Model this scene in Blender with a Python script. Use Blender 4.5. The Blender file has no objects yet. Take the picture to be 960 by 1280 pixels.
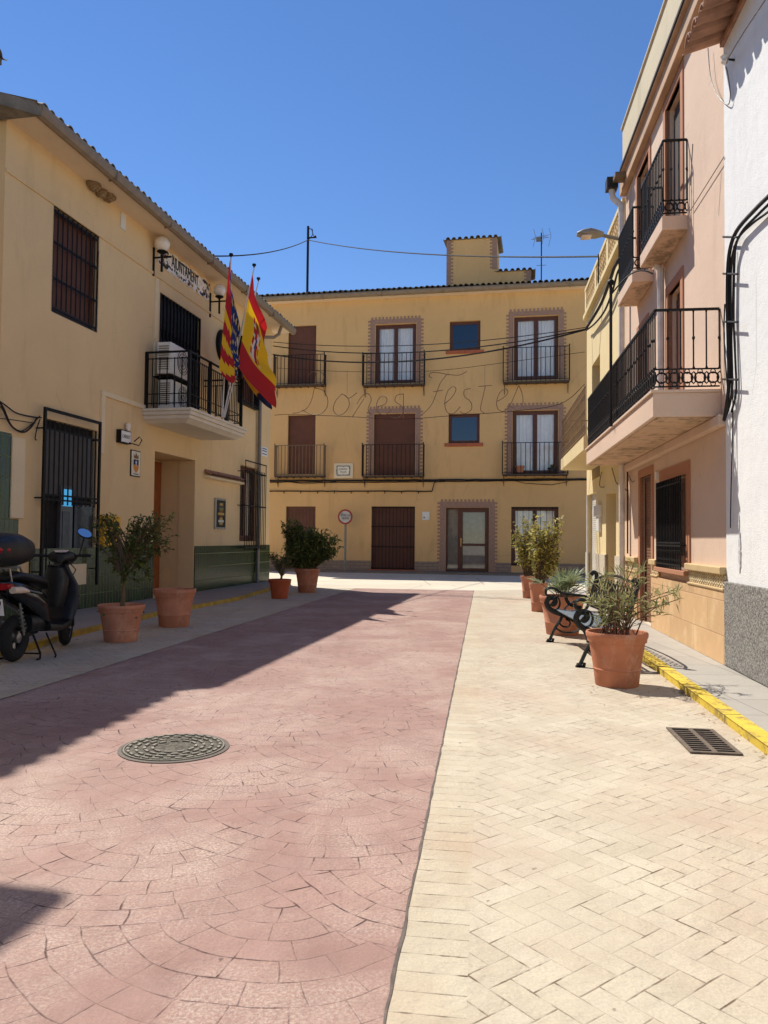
import bpy, bmesh, math, random
from mathutils import Vector, Matrix
random.seed(7)
R = random.random
def U(a, b): return a + (b - a) * R()
SC = bpy.context.scene
COL = SC.collection
PI = math.pi

# ------------------------------------------------------------------ camera
EYE = Vector((0, 0, 1.4))
FPX = 960.0
PITCH, ROLL = math.radians(2.02), math.radians(0.57)
CAMROT = Matrix.Rotation(PI/2 + PITCH, 3, 'X') @ Matrix.Rotation(ROLL, 3, 'Z')
cam = bpy.data.cameras.new('camera'); camo = bpy.data.objects.new('camera', cam); COL.objects.link(camo)
camo.matrix_world = Matrix.Translation(EYE) @ CAMROT.to_4x4()
cam.sensor_fit = 'VERTICAL'; cam.sensor_height = 36; cam.sensor_width = 27; cam.lens = 27; cam.clip_end = 2000; cam.clip_start = 0.05
SC.camera = camo
# survey helpers: where the line of sight through a photo point meets a REAL ground or wall plane
def ray(px, py): return (CAMROT @ Vector(((px-480)/FPX, -(py-640)/FPX, -1)))
def G(px, py, z=0.0):
    d = ray(px, py); t = (z - EYE.z)/d.z
    return EYE + d*t
def proj(p):
    q = CAMROT.transposed() @ (Vector(p) - EYE)
    return (480 + FPX*q.x/-q.z, 640 - FPX*q.y/-q.z)
class Frame:
    """a wall: local x runs to the right as seen from the street, y into the wall, z up"""
    def __init__(s, o, ang):
        s.o = Vector((o[0], o[1], 0)); s.ang = ang
        s.M = Matrix.Translation(s.o) @ Matrix.Rotation(ang, 4, 'Z'); s.I = s.M.inverted()
    def at(s, px, py, y=0.0):
        a = s.I @ EYE; d = s.I.to_3x3() @ ray(px, py); t = (y - a.y)/d.y
        p = a + d*t
        return p.x, p.z
    def x(s, px, y=0.0, z=1.4):
        # local x of the vertical line at picture column px (near height z)
        lo = s.at(px, 660, y)[0]
        for _ in range(6):
            w = s.M @ Vector((lo, y, z)); row = proj(w)[1]; lo = s.at(px, row, y)[0]
        return lo
    def z(s, px, py, y=0.0): return s.at(px, py, y)[1]
    def w(s, x, y, z): return s.M @ Vector((x, y, z))

SW = 0.07   # pavement height
g = G(240, 740, SW); LW = Frame(g, math.atan2(1, 0.196))
g = G(910, 831, SW); RW = Frame(g, math.atan2(-1, -0.129))
g = G(492, 713, SW); BW = Frame(g, math.atan2(-0.19, 1))

# ------------------------------------------------------------------ materials
def lin(r, g, b):
    f = lambda c: (c/255/12.92) if c <= 10 else ((c/255+0.055)/1.055)**2.4
    return (f(r), f(g), f(b), 1)
class NB:
    def __init__(s, name):
        s.m = bpy.data.materials.new(name); s.m.use_nodes = True
        s.t = s.m.node_tree; s.t.nodes.clear()
        s.out = s.t.nodes.new('ShaderNodeOutputMaterial'); s.b = s.t.nodes.new('ShaderNodeBsdfPrincipled')
        s.t.links.new(s.b.outputs[0], s.out.inputs[0])
    def n(s, ty, **kw):
        q = s.t.nodes.new(ty)
        for k, v in kw.items(): setattr(q, k, v)
        return q
    def l(s, a, b):
        if isinstance(a, (int, float)): b.default_value = a
        elif isinstance(a, tuple): b.default_value = a
        else: s.t.links.new(a, b)
    def M(s, op, *a, clamp=False):
        q = s.n('ShaderNodeMath', operation=op, use_clamp=clamp)
        for i, v in enumerate(a): s.l(v, q.inputs[i])
        return q.outputs[0]
    def co(s): return s.n('ShaderNodeTexCoord').outputs['Object']
    def xyz(s, v):
        q = s.n('ShaderNodeSeparateXYZ'); s.l(v, q.inputs[0]); return q.outputs
    def vec(s, x, y, z):
        q = s.n('ShaderNodeCombineXYZ')
        for i, v in enumerate((x, y, z)): s.l(v, q.inputs[i])
        return q.outputs[0]
    def map(s, v, scale=(1,1,1), rot=(0,0,0), loc=(0,0,0)):
        q = s.n('ShaderNodeMapping'); s.l(v, q.inputs[0])
        q.inputs['Scale'].default_value = scale; q.inputs['Rotation'].default_value = rot; q.inputs['Location'].default_value = loc
        return q.outputs[0]
    def noise(s, v, sc, det=4, rough=0.55, dist=0):
        q = s.n('ShaderNodeTexNoise'); s.l(v, q.inputs['Vector'])
        q.inputs['Scale'].default_value = sc; q.inputs['Detail'].default_value = det
        q.inputs['Roughness'].default_value = rough; q.inputs['Distortion'].default_value = dist
        return q.outputs[0]
    def ramp(s, v, a, b, lo=0.0, hi=1.0):
        q = s.n('ShaderNodeMapRange'); s.l(v, q.inputs[0]); q.clamp = True
        for i, k in enumerate((a, b, lo, hi)): q.inputs[i+1].default_value = k
        return q.outputs[0]
    def mix(s, f, a, b, mode='MIX'):
        q = s.n('ShaderNodeMix', data_type='RGBA', blend_type=mode)
        s.l(f, q.inputs[0]); s.l(a, q.inputs[6]); s.l(b, q.inputs[7])
        return q.outputs[2]
    def white(s, v):
        q = s.n('ShaderNodeTexWhiteNoise', noise_dimensions='3D'); s.l(v, q.inputs[0]); return q.outputs[0]
    def bump(s, h, strength=0.5, dist=0.01):
        q = s.n('ShaderNodeBump'); s.l(h, q.inputs['Height'])
        q.inputs['Strength'].default_value = strength; q.inputs['Distance'].default_value = dist
        s.t.links.new(q.outputs[0], s.b.inputs['Normal'])
    def fin(s, col, rough=0.7, metal=0.0, spec=0.5):
        s.l(col, s.b.inputs['Base Color']); s.l(rough, s.b.inputs['Roughness']); s.l(metal, s.b.inputs['Metallic'])
        s.b.inputs['Specular IOR Level'].default_value = spec
        return s.m
def mul(c, k): return (min(1, c[0]*k), min(1, c[1]*k), min(1, c[2]*k), 1)

def plain(name, c, rough=0.6, metal=0.0, var=0.15, sc=6, bump=0.0, spec=0.5):
    b = NB(name); v = b.co()
    f = b.noise(v, sc, 5)
    col = b.mix(b.ramp(f, 0.3, 0.7), mul(c, 1-var), mul(c, 1+var))
    if bump: b.bump(b.noise(v, sc*8, 4), bump, 0.004)
    return b.fin(col, b.ramp(b.noise(v, sc*2, 3), 0.3, 0.7, max(0, rough-0.08), min(1, rough+0.08)), metal, spec)

def stucco(name, c, stain=0.12, grain=0.35, patch=0.07, streak_col=None, spot=0.0, mildew=0.0):
    b = NB(name); v = b.co()
    big = b.ramp(b.noise(v, 0.45, 5, 0.6), 0.3, 0.7)
    col = b.mix(big, mul(c, 1-patch), mul(c, 1+patch))
    col = b.mix(b.ramp(b.noise(b.map(v, (1,1,1.6), loc=(4,9,2)), 1.1, 3, 0.4, 1.2), 0.56, 0.59, 0, 0.10), col, mul(c, 1.14))     # touched-up patches
    st = b.noise(b.map(v, (1.5, 1.5, 0.35)), 1.3, 8, 0.68, 0.4)
    sf = b.ramp(st, 0.54, 0.80, 0, stain*1.8)
    col = b.mix(sf, col, streak_col or mul((c[0]*0.8, c[1]*0.76, c[2]*0.7), 0.72))
    fine = b.ramp(b.noise(v, 34, 3, 0.7), 0.3, 0.75)
    col = b.mix(b.M('MULTIPLY', fine, 0.22), col, mul(c, 0.75))
    q = b.n('ShaderNodeTexVoronoi', feature='DISTANCE_TO_EDGE'); b.l(b.map(v, (1,1,.7)), q.inputs['Vector']); q.inputs['Scale'].default_value = 0.55
    crk = b.M('MULTIPLY', b.ramp(q.outputs['Distance'], 0.0, 0.006, 1, 0), b.ramp(b.noise(v, 0.7, 3), 0.55, 0.62, 0, 0.5))
    col = b.mix(crk, col, mul(c, 0.5))
    if mildew:
        mf = b.M('MULTIPLY', b.ramp(b.noise(b.map(v, (1.2,1.2,2.5)), 2.2, 6, 0.7), 0.49, 0.62, 0, mildew), b.ramp(b.noise(v, 22, 4, 0.7), 0.35, 0.6, 0.4, 1))
        col = b.mix(mf, col, lin(92, 82, 62))
    h = b.M('ADD', b.noise(v, 90, 3, 0.6), b.M('MULTIPLY', b.noise(v, 3.5, 4), 2.2))
    b.bump(h, grain, 0.006)
    return b.fin(col, 0.9, 0, 0.25)

def tiled(name, c, joint, w, h, axis='xz', jw=0.006, rough=0.6, var=0.12, shift=0.0, bump=0.4, dirt=0.0, spec=0.5, stain=None):
    """rectangular tiles w x h in local x/z (or x/y) with narrow joints"""
    b = NB(name); v = b.co(); o = b.xyz(v)
    X, Z = (o[0], o[2]) if axis == 'xz' else ((o[1], o[2]) if axis == 'yz' else (o[0], o[1]))
    row = b.M('FLOOR', b.M('DIVIDE', Z, h))
    xs = b.M('ADD', b.M('DIVIDE', X, w), b.M('MULTIPLY', b.M('FLOORED_MODULO', row, 2.0), shift))
    colm = b.M('FLOOR', xs)
    fx = b.M('SUBTRACT', xs, colm); fz = b.M('FRACT', b.M('DIVIDE', Z, h))
    fz = b.M('SUBTRACT', b.M('DIVIDE', Z, h), row)
    ex = b.M('MULTIPLY', b.M('MINIMUM', fx, b.M('SUBTRACT', 1.0, fx)), w)
    ez = b.M('MULTIPLY', b.M('MINIMUM', fz, b.M('SUBTRACT', 1.0, fz)), h)
    e = b.M('MINIMUM', ex, ez)
    j = b.ramp(e, jw*0.5, jw*0.5+0.003, 1, 0)
    rnd = b.white(b.vec(colm, row, 3.0))
    col = b.mix(rnd, mul(c, 1-var), mul(c, 1+var))
    n = b.noise(v, 7, 5, 0.65)
    col = b.mix(b.ramp(n, 0.35, 0.8, 0, 0.35), col, mul(c, 0.72))
    if stain: col = b.mix(b.ramp(b.noise(v, 2.3, 5, 0.65), 0.52, 0.66, 0, 0.7), col, stain)
    col = b.mix(j, col, joint)
    b.bump(b.M('ADD', b.ramp(e, 0, 0.008), b.M('MULTIPLY', b.noise(v, 60, 3), 0.15)), bump, 0.006)
    return b.fin(col, rough, 0, spec)

# street paving: coordinates turned to run with the street
ANG = -math.atan(0.14)
def herringbone():
    b = NB('cream_herringbone_paving'); v0 = b.co()
    wob = b.noise(v0, 5.0, 3)
    v = b.map(v0, (1,1,1), (0, 0, -ANG + PI/4)); o = b.xyz(v)
    w = 0.097
    X = b.M('ADD', b.M('DIVIDE', o[0], w), b.M('MULTIPLY', b.M('SUBTRACT', wob, 0.5), 0.10)); Y = b.M('DIVIDE', o[1], w)
    i = b.M('FLOOR', X); j = b.M('FLOOR', Y); fx = b.M('SUBTRACT', X, i); fy = b.M('SUBTRACT', Y, j)
    k = b.M('FLOORED_MODULO', b.M('SUBTRACT', i, j), 4.0)
    isH = b.M('LESS_THAN', k, 1.5); isV = b.M('SUBTRACT', 1.0, isH)
    add = b.M('MULTIPLY', b.M('GREATER_THAN', k, 0.5), b.M('LESS_THAN', k, 2.5))
    lng = b.M('ADD', b.M('ADD', b.M('MULTIPLY', isH, fx), b.M('MULTIPLY', isV, fy)), add)
    sht = b.M('ADD', b.M('MULTIPLY', isH, fy), b.M('MULTIPLY', isV, fx))
    e = b.M('MULTIPLY', b.M('MINIMUM', b.M('MINIMUM', lng, b.M('SUBTRACT', 2.0, lng)), b.M('MINIMUM', sht, b.M('SUBTRACT', 1.0, sht))), w)
    ida = b.M('SUBTRACT', i, b.M('MULTIPLY', add, isH)); idb = b.M('SUBTRACT', j, b.M('MULTIPLY', add, isV))
    return pave_finish(b, v0, e, b.vec(ida, idb, 1.0), lin(197, 185, 162), lin(178, 163, 139), lin(184, 158, 137), lin(118, 98, 78), wear=0.5, jbase=0.004)
def pave_finish(b, v0, e, idv, c, c2, cstain, cj, wear=0.5, white=None, jbase=0.0045):
    rnd = b.white(idv)
    col = b.mix(b.M('MULTIPLY', rnd, 0.55), c, c2)
    col = b.mix(b.ramp(b.noise(v0, 0.8, 5, 0.6), 0.46, 0.68, 0, 0.8), col, cstain)
    if white:
        wf = b.M('MULTIPLY', b.ramp(b.noise(v0, 0.9, 5, 0.62, 0.6), 0.44, 0.64), b.ramp(b.noise(v0, 75, 4, 0.75), 0.42, 0.60))
        col = b.mix(b.M('MULTIPLY', wf, 0.85), col, white)
    col = b.mix(b.ramp(b.noise(v0, 95, 3, 0.75), 0.36, 0.68, 0, 0.55), col, mul(c, 0.62))
    col = b.mix(b.ramp(b.noise(v0, 2.6, 6, 0.7), 0.45, 0.75, 0, 0.38), col, mul(c2, 0.72))
    col = b.mix(b.ramp(b.noise(b.map(v0, loc=(7, 3, 0)), 1.7, 6, 0.7), 0.5, 0.72, 0, 0.35), col, mul(c, 1.16))
    grit = b.M('MULTIPLY', b.ramp(b.noise(v0, 210, 2, 0.8), 0.58, 0.66), b.ramp(b.noise(b.map(v0, loc=(3, 8, 0)), 3.1, 5, 0.7), 0.35, 0.65, 0.15, 0.75))
    col = b.mix(grit, col, mul(c, 0.5))
    tr = b.noise(b.map(v0, (2.2, 0.12, 1), (0, 0, -ANG)), 1.6, 4, 0.6)
    col = b.mix(b.ramp(tr, 0.55, 0.75, 0, 0.28), col, mul(c2, 0.7))
    col = b.mix(b.ramp(b.noise(v0, 16, 2, 0.5), 0.735, 0.76, 0, 0.55), col, mul(cj, 0.45))
    # joints: depth and width come and go with wear
    mask = b.ramp(b.noise(v0, 2.2, 4, 0.6), 0.5-0.2*wear, 0.66)
    mask2 = b.ramp(b.noise(v0, 11, 3, 0.6), 0.4, 0.62, 0.05, 1.25)
    jm = b.M('MULTIPLY', b.M('ADD', b.M('MULTIPLY', mask, 0.8), 0.2), mask2)
    wid = b.M('MULTIPLY', jm, jbase)
    jf = b.M('MULTIPLY', b.M('SUBTRACT', 1.0, b.M('DIVIDE', e, b.M('ADD', wid, 0.0012), clamp=True)), 1.7, clamp=True)
    col = b.mix(b.M('MULTIPLY', jf, b.M('ADD', 0.35, b.M('MULTIPLY', jm, 0.6))), col, cj)
    h = b.M('ADD', b.M('MULTIPLY', b.ramp(e, 0, 0.005), b.M('ADD', jm, 0.2)), b.M('MULTIPLY', b.noise(v0, 45, 5, 0.75), 0.75))
    h = b.M('ADD', h, b.M('MULTIPLY', b.noise(v0, 8, 3), 0.5))
    h = b.M('ADD', h, b.M('MULTIPLY', rnd, 0.12))
    b.bump(h, 0.7, 0.006)
    return b.fin(col, b.ramp(b.noise(v0, 5, 3), 0.3, 0.7, 0.62, 0.85), 0, 0.3)
def fans():
    b = NB('red_fan_stamped_concrete'); v0 = b.co()
    wn = b.n('ShaderNodeTexNoise'); b.l(v0, wn.inputs['Vector']); wn.inputs['Scale'].default_value = 2.5
    wv = b.n('ShaderNodeVectorMath', operation='SCALE'); b.l(wn.outputs['Color'], wv.inputs[0]); wv.inputs['Scale'].default_value = 0.075
    av = b.n('ShaderNodeVectorMath', operation='ADD'); b.l(v0, av.inputs[0]); b.l(wv.outputs[0], av.inputs[1])
    v = b.map(av.outputs[0], (1,1,1), (0, 0, -ANG)); o = b.xyz(v); x, y = o[0], o[1]
    Rr, W, H, DR = 1.0, 1.54, 0.61, 0.125
    jm = b.M('FLOOR', b.M('DIVIDE', b.M('ADD', y, Rr), H))
    res = []
    for nn in (0, 1):
        j = b.M('SUBTRACT', jm, float(nn))
        off = b.M('MULTIPLY', b.M('FLOORED_MODULO', j, 2.0), 0.5)
        xi = b.M('ADD', b.M('FLOOR', b.M('ADD', b.M('SUBTRACT', b.M('DIVIDE', x, W), off), 0.5)), off)
        dx = b.M('SUBTRACT', x, b.M('MULTIPLY', xi, W)); dy = b.M('SUBTRACT', y, b.M('MULTIPLY', j, H))
        d = b.M('SQRT', b.M('ADD', b.M('MULTIPLY', dx, dx), b.M('MULTIPLY', dy, dy)))
        res.append((dx, dy, d, xi, j))
    s = b.M('LESS_THAN', res[0][2], Rr); ns = b.M('SUBTRACT', 1.0, s)
    dx, dy, d, xi, j = [b.M('ADD', b.M('MULTIPLY', s, p), b.M('MULTIPLY', ns, q)) for p, q in zip(*res)]
    k = b.M('FLOOR', b.M('DIVIDE', d, DR)); fr = b.M('SUBTRACT', b.M('DIVIDE', d, DR), k)
    rm = b.M('MULTIPLY', b.M('ADD', k, 0.5), DR)
    nt = b.M('MAXIMUM', 3.0, b.M('ROUND', b.M('DIVIDE', b.M('MULTIPLY', rm, 2*PI), 0.19)))
    th = b.M('DIVIDE', b.M('ADD', b.M('ARCTAN2', dx, dy), PI), 2*PI)
    rr = b.white(b.vec(k, xi, j))
    ct = b.M('ADD', b.M('MULTIPLY', th, nt), rr); c = b.M('FLOOR', ct); ft = b.M('SUBTRACT', ct, c)
    e1 = b.M('MULTIPLY', b.M('MINIMUM', fr, b.M('SUBTRACT', 1.0, fr)), DR)
    e2 = b.M('MULTIPLY', b.M('MINIMUM', ft, b.M('SUBTRACT', 1.0, ft)), b.M('DIVIDE', b.M('MULTIPLY', rm, 2*PI), nt))
    e3 = b.M('ABSOLUTE', b.M('SUBTRACT', res[0][2], Rr))
    e = b.M('MINIMUM', b.M('MINIMUM', e1, e2), e3)
    idv = b.vec(b.M('ADD', k, b.M('MULTIPLY', xi, 17.0)), c, j)
    return pave_finish(b, v0, e, idv, lin(162, 129, 117), lin(146, 113, 102), lin(170, 141, 127), lin(82, 60, 54), wear=0.55, white=lin(208, 190, 172), jbase=0.0048)
def strip_mat():
    b = NB('cream_border_paving'); v0 = b.co(); v = b.map(v0, (1,1,1), (0, 0, -ANG)); o = b.xyz(v)
    Y = b.M('DIVIDE', o[1], 0.11); j = b.M('FLOOR', Y); f = b.M('SUBTRACT', Y, j)
    e = b.M('MULTIPLY', b.M('MINIMUM', f, b.M('SUBTRACT', 1.0, f)), 0.11)
    return pave_finish(b, v0, e, b.vec(j, 2.0, 5.0), lin(197, 185, 161), lin(178, 163, 138), lin(180, 150, 122), lin(100, 80, 62), wear=0.8)

def speckle(name, c, c2, sc=60):
    b = NB(name); v = b.co()
    f = b.ramp(b.noise(v, sc, 3, 0.75), 0.42, 0.6)
    col = b.mix(f, c, c2)
    col = b.mix(b.ramp(b.noise(v, 1.5, 4), 0.4, 0.7, 0, 0.3), col, mul(c, 0.7))
    b.bump(b.noise(v, sc*0.8, 3, 0.7), 0.9, 0.012)
    return b.fin(col, 0.9, 0, 0.2)
def leafmat(name, c, c2, tr=0.25):
    b = NB(name)
    gi = b.n('ShaderNodeNewGeometry')
    col = b.mix(gi.outputs['Random Per Island'], c, c2)
    b.fin(col, 0.45, 0, 0.45)
    tl = b.n('ShaderNodeBsdfTranslucent'); b.l(col, tl.inputs[0])
    mx = b.n('ShaderNodeMixShader'); mx.inputs[0].default_value = tr
    b.t.links.new(b.b.outputs[0], mx.inputs[1]); b.t.links.new(tl.outputs[0], mx.inputs[2]); b.t.links.new(mx.outputs[0], b.out.inputs[0])
    return b.m
def glassmat(name, tint=(0.9,0.95,1,1), refl=1.0):
    b = NB(name)
    b.t.nodes.remove(b.b)
    tr = b.n('ShaderNodeBsdfTransparent'); tr.inputs[0].default_value = tint
    gl = b.n('ShaderNodeBsdfGlossy'); gl.inputs['Roughness'].default_value = 0.02
    fr = b.n('ShaderNodeFresnel'); fr.inputs[0].default_value = 1.6
    mx = b.n('ShaderNodeMixShader'); b.l(b.M('MULTIPLY', b.M('ADD', fr.outputs[0], 0.04), refl, clamp=True), mx.inputs[0])
    b.t.links.new(tr.outputs[0], mx.inputs[1]); b.t.links.new(gl.outputs[0], mx.inputs[2]); b.t.links.new(mx.outputs[0], b.out.inputs[0])
    return b.m
def slatmat(name, c, pitch=0.04, axis=2, rough=0.55, dark=0.5):
    b = NB(name); v = b.co(); o = b.xyz(v)
    f = b.M('FRACT', b.M('DIVIDE', b.M('ADD', o[axis], 50.0), pitch))
    d = b.M('MINIMUM', f, b.M('SUBTRACT', 1.0, f))
    col = b.mix(b.ramp(d, 0.02, 0.10, 1, 0), b.mix(b.ramp(b.noise(v, 3, 4), 0.3, 0.7), mul(c, 0.85), mul(c, 1.12)), mul(c, dark))
    b.bump(b.ramp(d, 0, 0.3), 0.6, 0.008)
    return b.fin(col, rough, 0, 0.4)
def vcol(name, rough=0.75, tr=0.0):
    b = NB(name); a = b.n('ShaderNodeVertexColor'); a.layer_name = 'tint'
    b.fin(a.outputs[0], rough, 0, 0.3)
    if tr:
        tl = b.n('ShaderNodeBsdfTranslucent'); b.l(a.outputs[0], tl.inputs[0])
        mx = b.n('ShaderNodeMixShader'); mx.inputs[0].default_value = tr
        b.t.links.new(b.b.outputs[0], mx.inputs[1]); b.t.links.new(tl.outputs[0], mx.inputs[2]); b.t.links.new(mx.outputs[0], b.out.inputs[0])
    return b.m

M = {}
M['hall'] = stucco('cream_yellow_render', lin(228, 198, 150), 0.22)
M['hall_trim'] = stucco('pale_cream_trim', lin(232, 212, 175), 0.06)
M['back'] = stucco('ochre_render', lin(219, 178, 122), 0.34)
M['pink'] = stucco('salmon_render', lin(217, 189, 165), 0.24, 0.55)
M['pinkdark'] = stucco('terracotta_render_trim', lin(180, 128, 98), 0.16)
M['yellow'] = stucco('pale_yellow_render', lin(226, 204, 154), 0.2, streak_col=lin(180,150,100))
M['white'] = stucco('whitewashed_render', lin(234, 233, 229), 0.16, 0.9, 0.04, streak_col=lin(190,184,172))
M['soffit'] = stucco('grey_cream_soffit', lin(228, 208, 180), 0.12)
M['slabpink'] = stucco('salmon_slab_underside', lin(212, 180, 150), 0.25, streak_col=lin(120,100,80), mildew=.8)
M['parapet'] = stucco('grey_weathered_parapet', lin(205, 190, 160), 0.3, streak_col=lin(150,140,118))
M['stonegrey'] = speckle('rough_grey_plinth', lin(158, 154, 146), lin(92, 90, 86), 48)
M['stonecream'] = speckle('pale_stone_plinth', lin(214, 202, 180), lin(180, 165, 142), 50)
M['brickplinth'] = tiled('stone_block_plinth', lin(150, 128, 110), lin(112, 94, 80), 0.42, 0.13, jw=0.014, shift=0.5, rough=0.85)
M['ochretile'] = tiled('ochre_stone_cladding', lin(208, 170, 124), lin(170, 134, 96), 1.2, 0.38, jw=0.004, shift=0.5, rough=0.7, stain=lin(226, 196, 150))
M['green'] = tiled('green_glazed_tile', lin(36, 56, 20), lin(96, 104, 58), 0.11, 0.33, jw=0.011, rough=0.27, var=0.45, bump=0.5)
M['pavegrey'] = tiled('grey_pavement_tile', lin(164, 157, 145), lin(116, 110, 100), 0.6, 0.6, axis='xy', jw=0.006, rough=0.8, var=0.06)
M['shutter'] = slatmat('brown_roller_shutter', lin(104, 62, 42), 0.045)
M['vboards'] = slatmat('brown_vertical_boards', lin(92, 52, 38), 0.16, 0)
M['louvre'] = slatmat('brown_louvre', lin(126, 90, 64), 0.05, dark=0.3)
M['greyblind'] = slatmat('pale_grey_roller_blind', lin(200, 192, 178), 0.05, dark=0.6)
M['wood'] = plain('dark_brown_wood', lin(88, 48, 30), 0.5)
M['woodlight'] = plain('orange_brown_door_wood', lin(150, 88, 44), 0.45)
M['iron'] = plain('black_painted_iron', lin(15, 13, 13), 0.6, 0.0, spec=0.3)
M['ironrust'] = plain('dark_brown_iron', lin(40, 27, 22), 0.7, 0.0, spec=.3)
M['ironbrown'] = plain('grey_brown_iron', lin(120, 98, 74), 0.6, 0.2)
M['cable'] = plain('black_cable', lin(40, 35, 33), 0.7, spec=.3)
M['cablegrey'] = plain('grey_cable', lin(120, 112, 104), 0.6)
M['dark'] = plain('dark_interior', lin(20, 16, 14), 0.95)
M['mid'] = plain('dim_interior', lin(70, 58, 50), 0.9)
M['glass'] = glassmat('window_glass', (1,1,1,1), .55)
M['glassblue'] = glassmat('dim_blue_glass', (0.25,0.3,0.42,1), 1.2)
M['curtain'] = plain('white_curtain_cloth', lin(240, 240, 238), 0.9, var=0.04)
M['tile'] = plain('weathered_roof_tile', lin(116, 102, 80), 0.85, var=0.45, sc=5, bump=0.4)
M['tilered'] = plain('red_roof_tile', lin(158, 118, 94), 0.85, var=0.3, sc=7, bump=0.4)
M['gutter'] = plain('grey_brown_gutter', lin(136, 118, 96), 0.6, 0.0)
M['pipe'] = plain('white_pipe', lin(214, 206, 196), 0.45)
M['pipegrey'] = plain('grey_pipe', lin(128, 124, 116), 0.5, 0.3)
M['brick'] = plain('greyish_pink_brick', lin(156, 124, 106), 0.85, sc=14)
def terra(name, c):
    b = NB(name); v = b.co()
    col = b.mix(b.ramp(b.noise(v, 5, 5), 0.3, 0.7), mul(c, 0.84), mul(c, 1.12))
    col = b.mix(b.ramp(b.noise(b.map(v, (1,1,.5)), 6, 6, 0.72), 0.52, 0.72, 0, 0.55), col, lin(206, 172, 148))
    col = b.mix(b.ramp(b.noise(v, 3, 5, 0.7), 0.58, 0.75, 0, 0.5), col, lin(104, 66, 48))
    b.bump(b.noise(v, 40, 4), 0.2, 0.003)
    return b.fin(col, 0.75, 0, 0.3)
M['terra'] = terra('terracotta', lin(184, 118, 86)); M['terra_b'] = terra('pale_terracotta', lin(188, 126, 98)); M['terra_c'] = terra('orange_terracotta_weathered', lin(182, 106, 70))
M['terra2'] = plain('orange_terracotta', lin(176, 84, 46), 0.6, var=0.1, sc=5)
M['sill'] = plain('red_clay_sill', lin(172, 92, 56), 0.7)
M['soil'] = plain('potting_soil', lin(70, 54, 42), 0.95, sc=30, bump=1)
M['plastic'] = plain('white_plastic', lin(222, 220, 212), 0.45, var=0.04)
M['globe'] = plain('opal_glass_globe', lin(236, 226, 212), 0.25, var=0.03)
M['bark'] = plain('grey_brown_stem', lin(104, 86, 64), 0.85, sc=20)
M['stemred'] = plain('reddish_stem', lin(110, 74, 54), 0.8)
M['leafdark'] = leafmat('dark_green_leaves', lin(48, 62, 26), lin(112, 122, 58))
M['leafbush'] = leafmat('olive_green_leaves', lin(50, 68, 28), lin(116, 128, 62))
M['leafole'] = leafmat('grey_green_leaves', lin(104, 112, 66), lin(186, 182, 128), .32)
M['leafpalm'] = leafmat('blue_green_palm_leaves', lin(96, 112, 80), lin(172, 182, 142))
M['leaflight'] = leafmat('yellow_green_leaves', lin(112, 118, 48), lin(214, 198, 116), 0.4)
M['road'] = fans(); M['herring'] = herringbone(); M['strip'] = strip_mat()
M['vcol'] = vcol('painted_tile'); M['cloth'] = vcol('flag_cloth', 0.8, 0.35)
M['slat'] = plain('blue_grey_seat_slats', lin(112, 122, 130), 0.45, 0.2)
M['castiron'] = plain('dark_cast_iron', lin(34, 38, 38), 0.4, 0.4)
M['alu'] = plain('brushed_metal', lin(170, 170, 170), 0.35, 0.9)
M['steel'] = plain('galvanised_steel', lin(128, 128, 122), 0.5, 0.5)
M['nest'] = plain('dried_mud', lin(140, 116, 86), 0.95, var=0.4, sc=40, bump=1)
M['gloss'] = plain('glossy_black_paint', lin(16, 17, 20), 0.12, 0.0, var=0.05, spec=0.7)
M['mattblack'] = plain('matt_black_plastic', lin(16, 16, 18), 0.5)
M['blueblack'] = plain('dark_blue_grey_plastic', lin(30, 34, 44), 0.35)
M['rubber'] = plain('tyre_rubber', lin(20, 20, 21), 0.85)
M['redlens'] = plain('red_lens', lin(150, 12, 30), 0.15)
M['clearlens'] = plain('clear_lens', lin(216, 196, 176), 0.12)
M['manhole'] = speckle('worn_cast_iron', lin(108, 102, 90), lin(74, 70, 62), 30)
M['ember'] = plain('copper_wire', lin(120, 88, 62), 0.7, 0.0)
M['redpaint'] = plain('red_paint', lin(150, 30, 34), 0.5)
M['whitepaint'] = plain('white_paint', lin(235, 232, 226), 0.5, var=0.03)
M['ink'] = plain('black_ink', lin(24, 24, 28), 0.6)
M['yellowpaint'] = plain('yellow_box_paint', lin(226, 174, 28), 0.5)
M['navy'] = plain('navy_machine_panel', lin(26, 32, 52), 0.35)
def screen():
    b = NB('lit_machine_screen'); b.fin(lin(60, 150, 200), 0.3)
    b.b.inputs['Emission Color'].default_value = lin(70, 170, 225); b.b.inputs['Emission Strength'].default_value = 0.55
    return b.m
M['screen'] = screen()
def mirror():
    b = NB('mirror_glass'); b.fin((0.85,0.9,0.95,1), 0.02, 1.0); return b.m
M['mirror'] = mirror()
def kerbmat():
    b = NB('worn_yellow_kerb_paint'); v = b.co()
    col = b.mix(b.ramp(b.noise(v, 4, 4), 0.3, 0.7), lin(216, 188, 66), lin(196, 166, 62))
    col = b.mix(b.ramp(b.noise(v, 7, 7, 0.75), 0.50, 0.60, 0, 0.85), col, lin(130, 112, 74))
    y = b.M('FRACT', b.M('DIVIDE', b.M('ADD', b.xyz(v)[1], 50.0), 1.0))
    col = b.mix(b.ramp(b.M('MINIMUM', y, b.M('SUBTRACT', 1.0, y)), 0.006, 0.012, 1, 0), col, lin(90, 74, 40))
    b.bump(b.noise(v, 40, 4), 0.6, 0.006)
    return b.fin(col, 0.7, 0, 0.3)
M['kerb'] = kerbmat()
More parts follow.
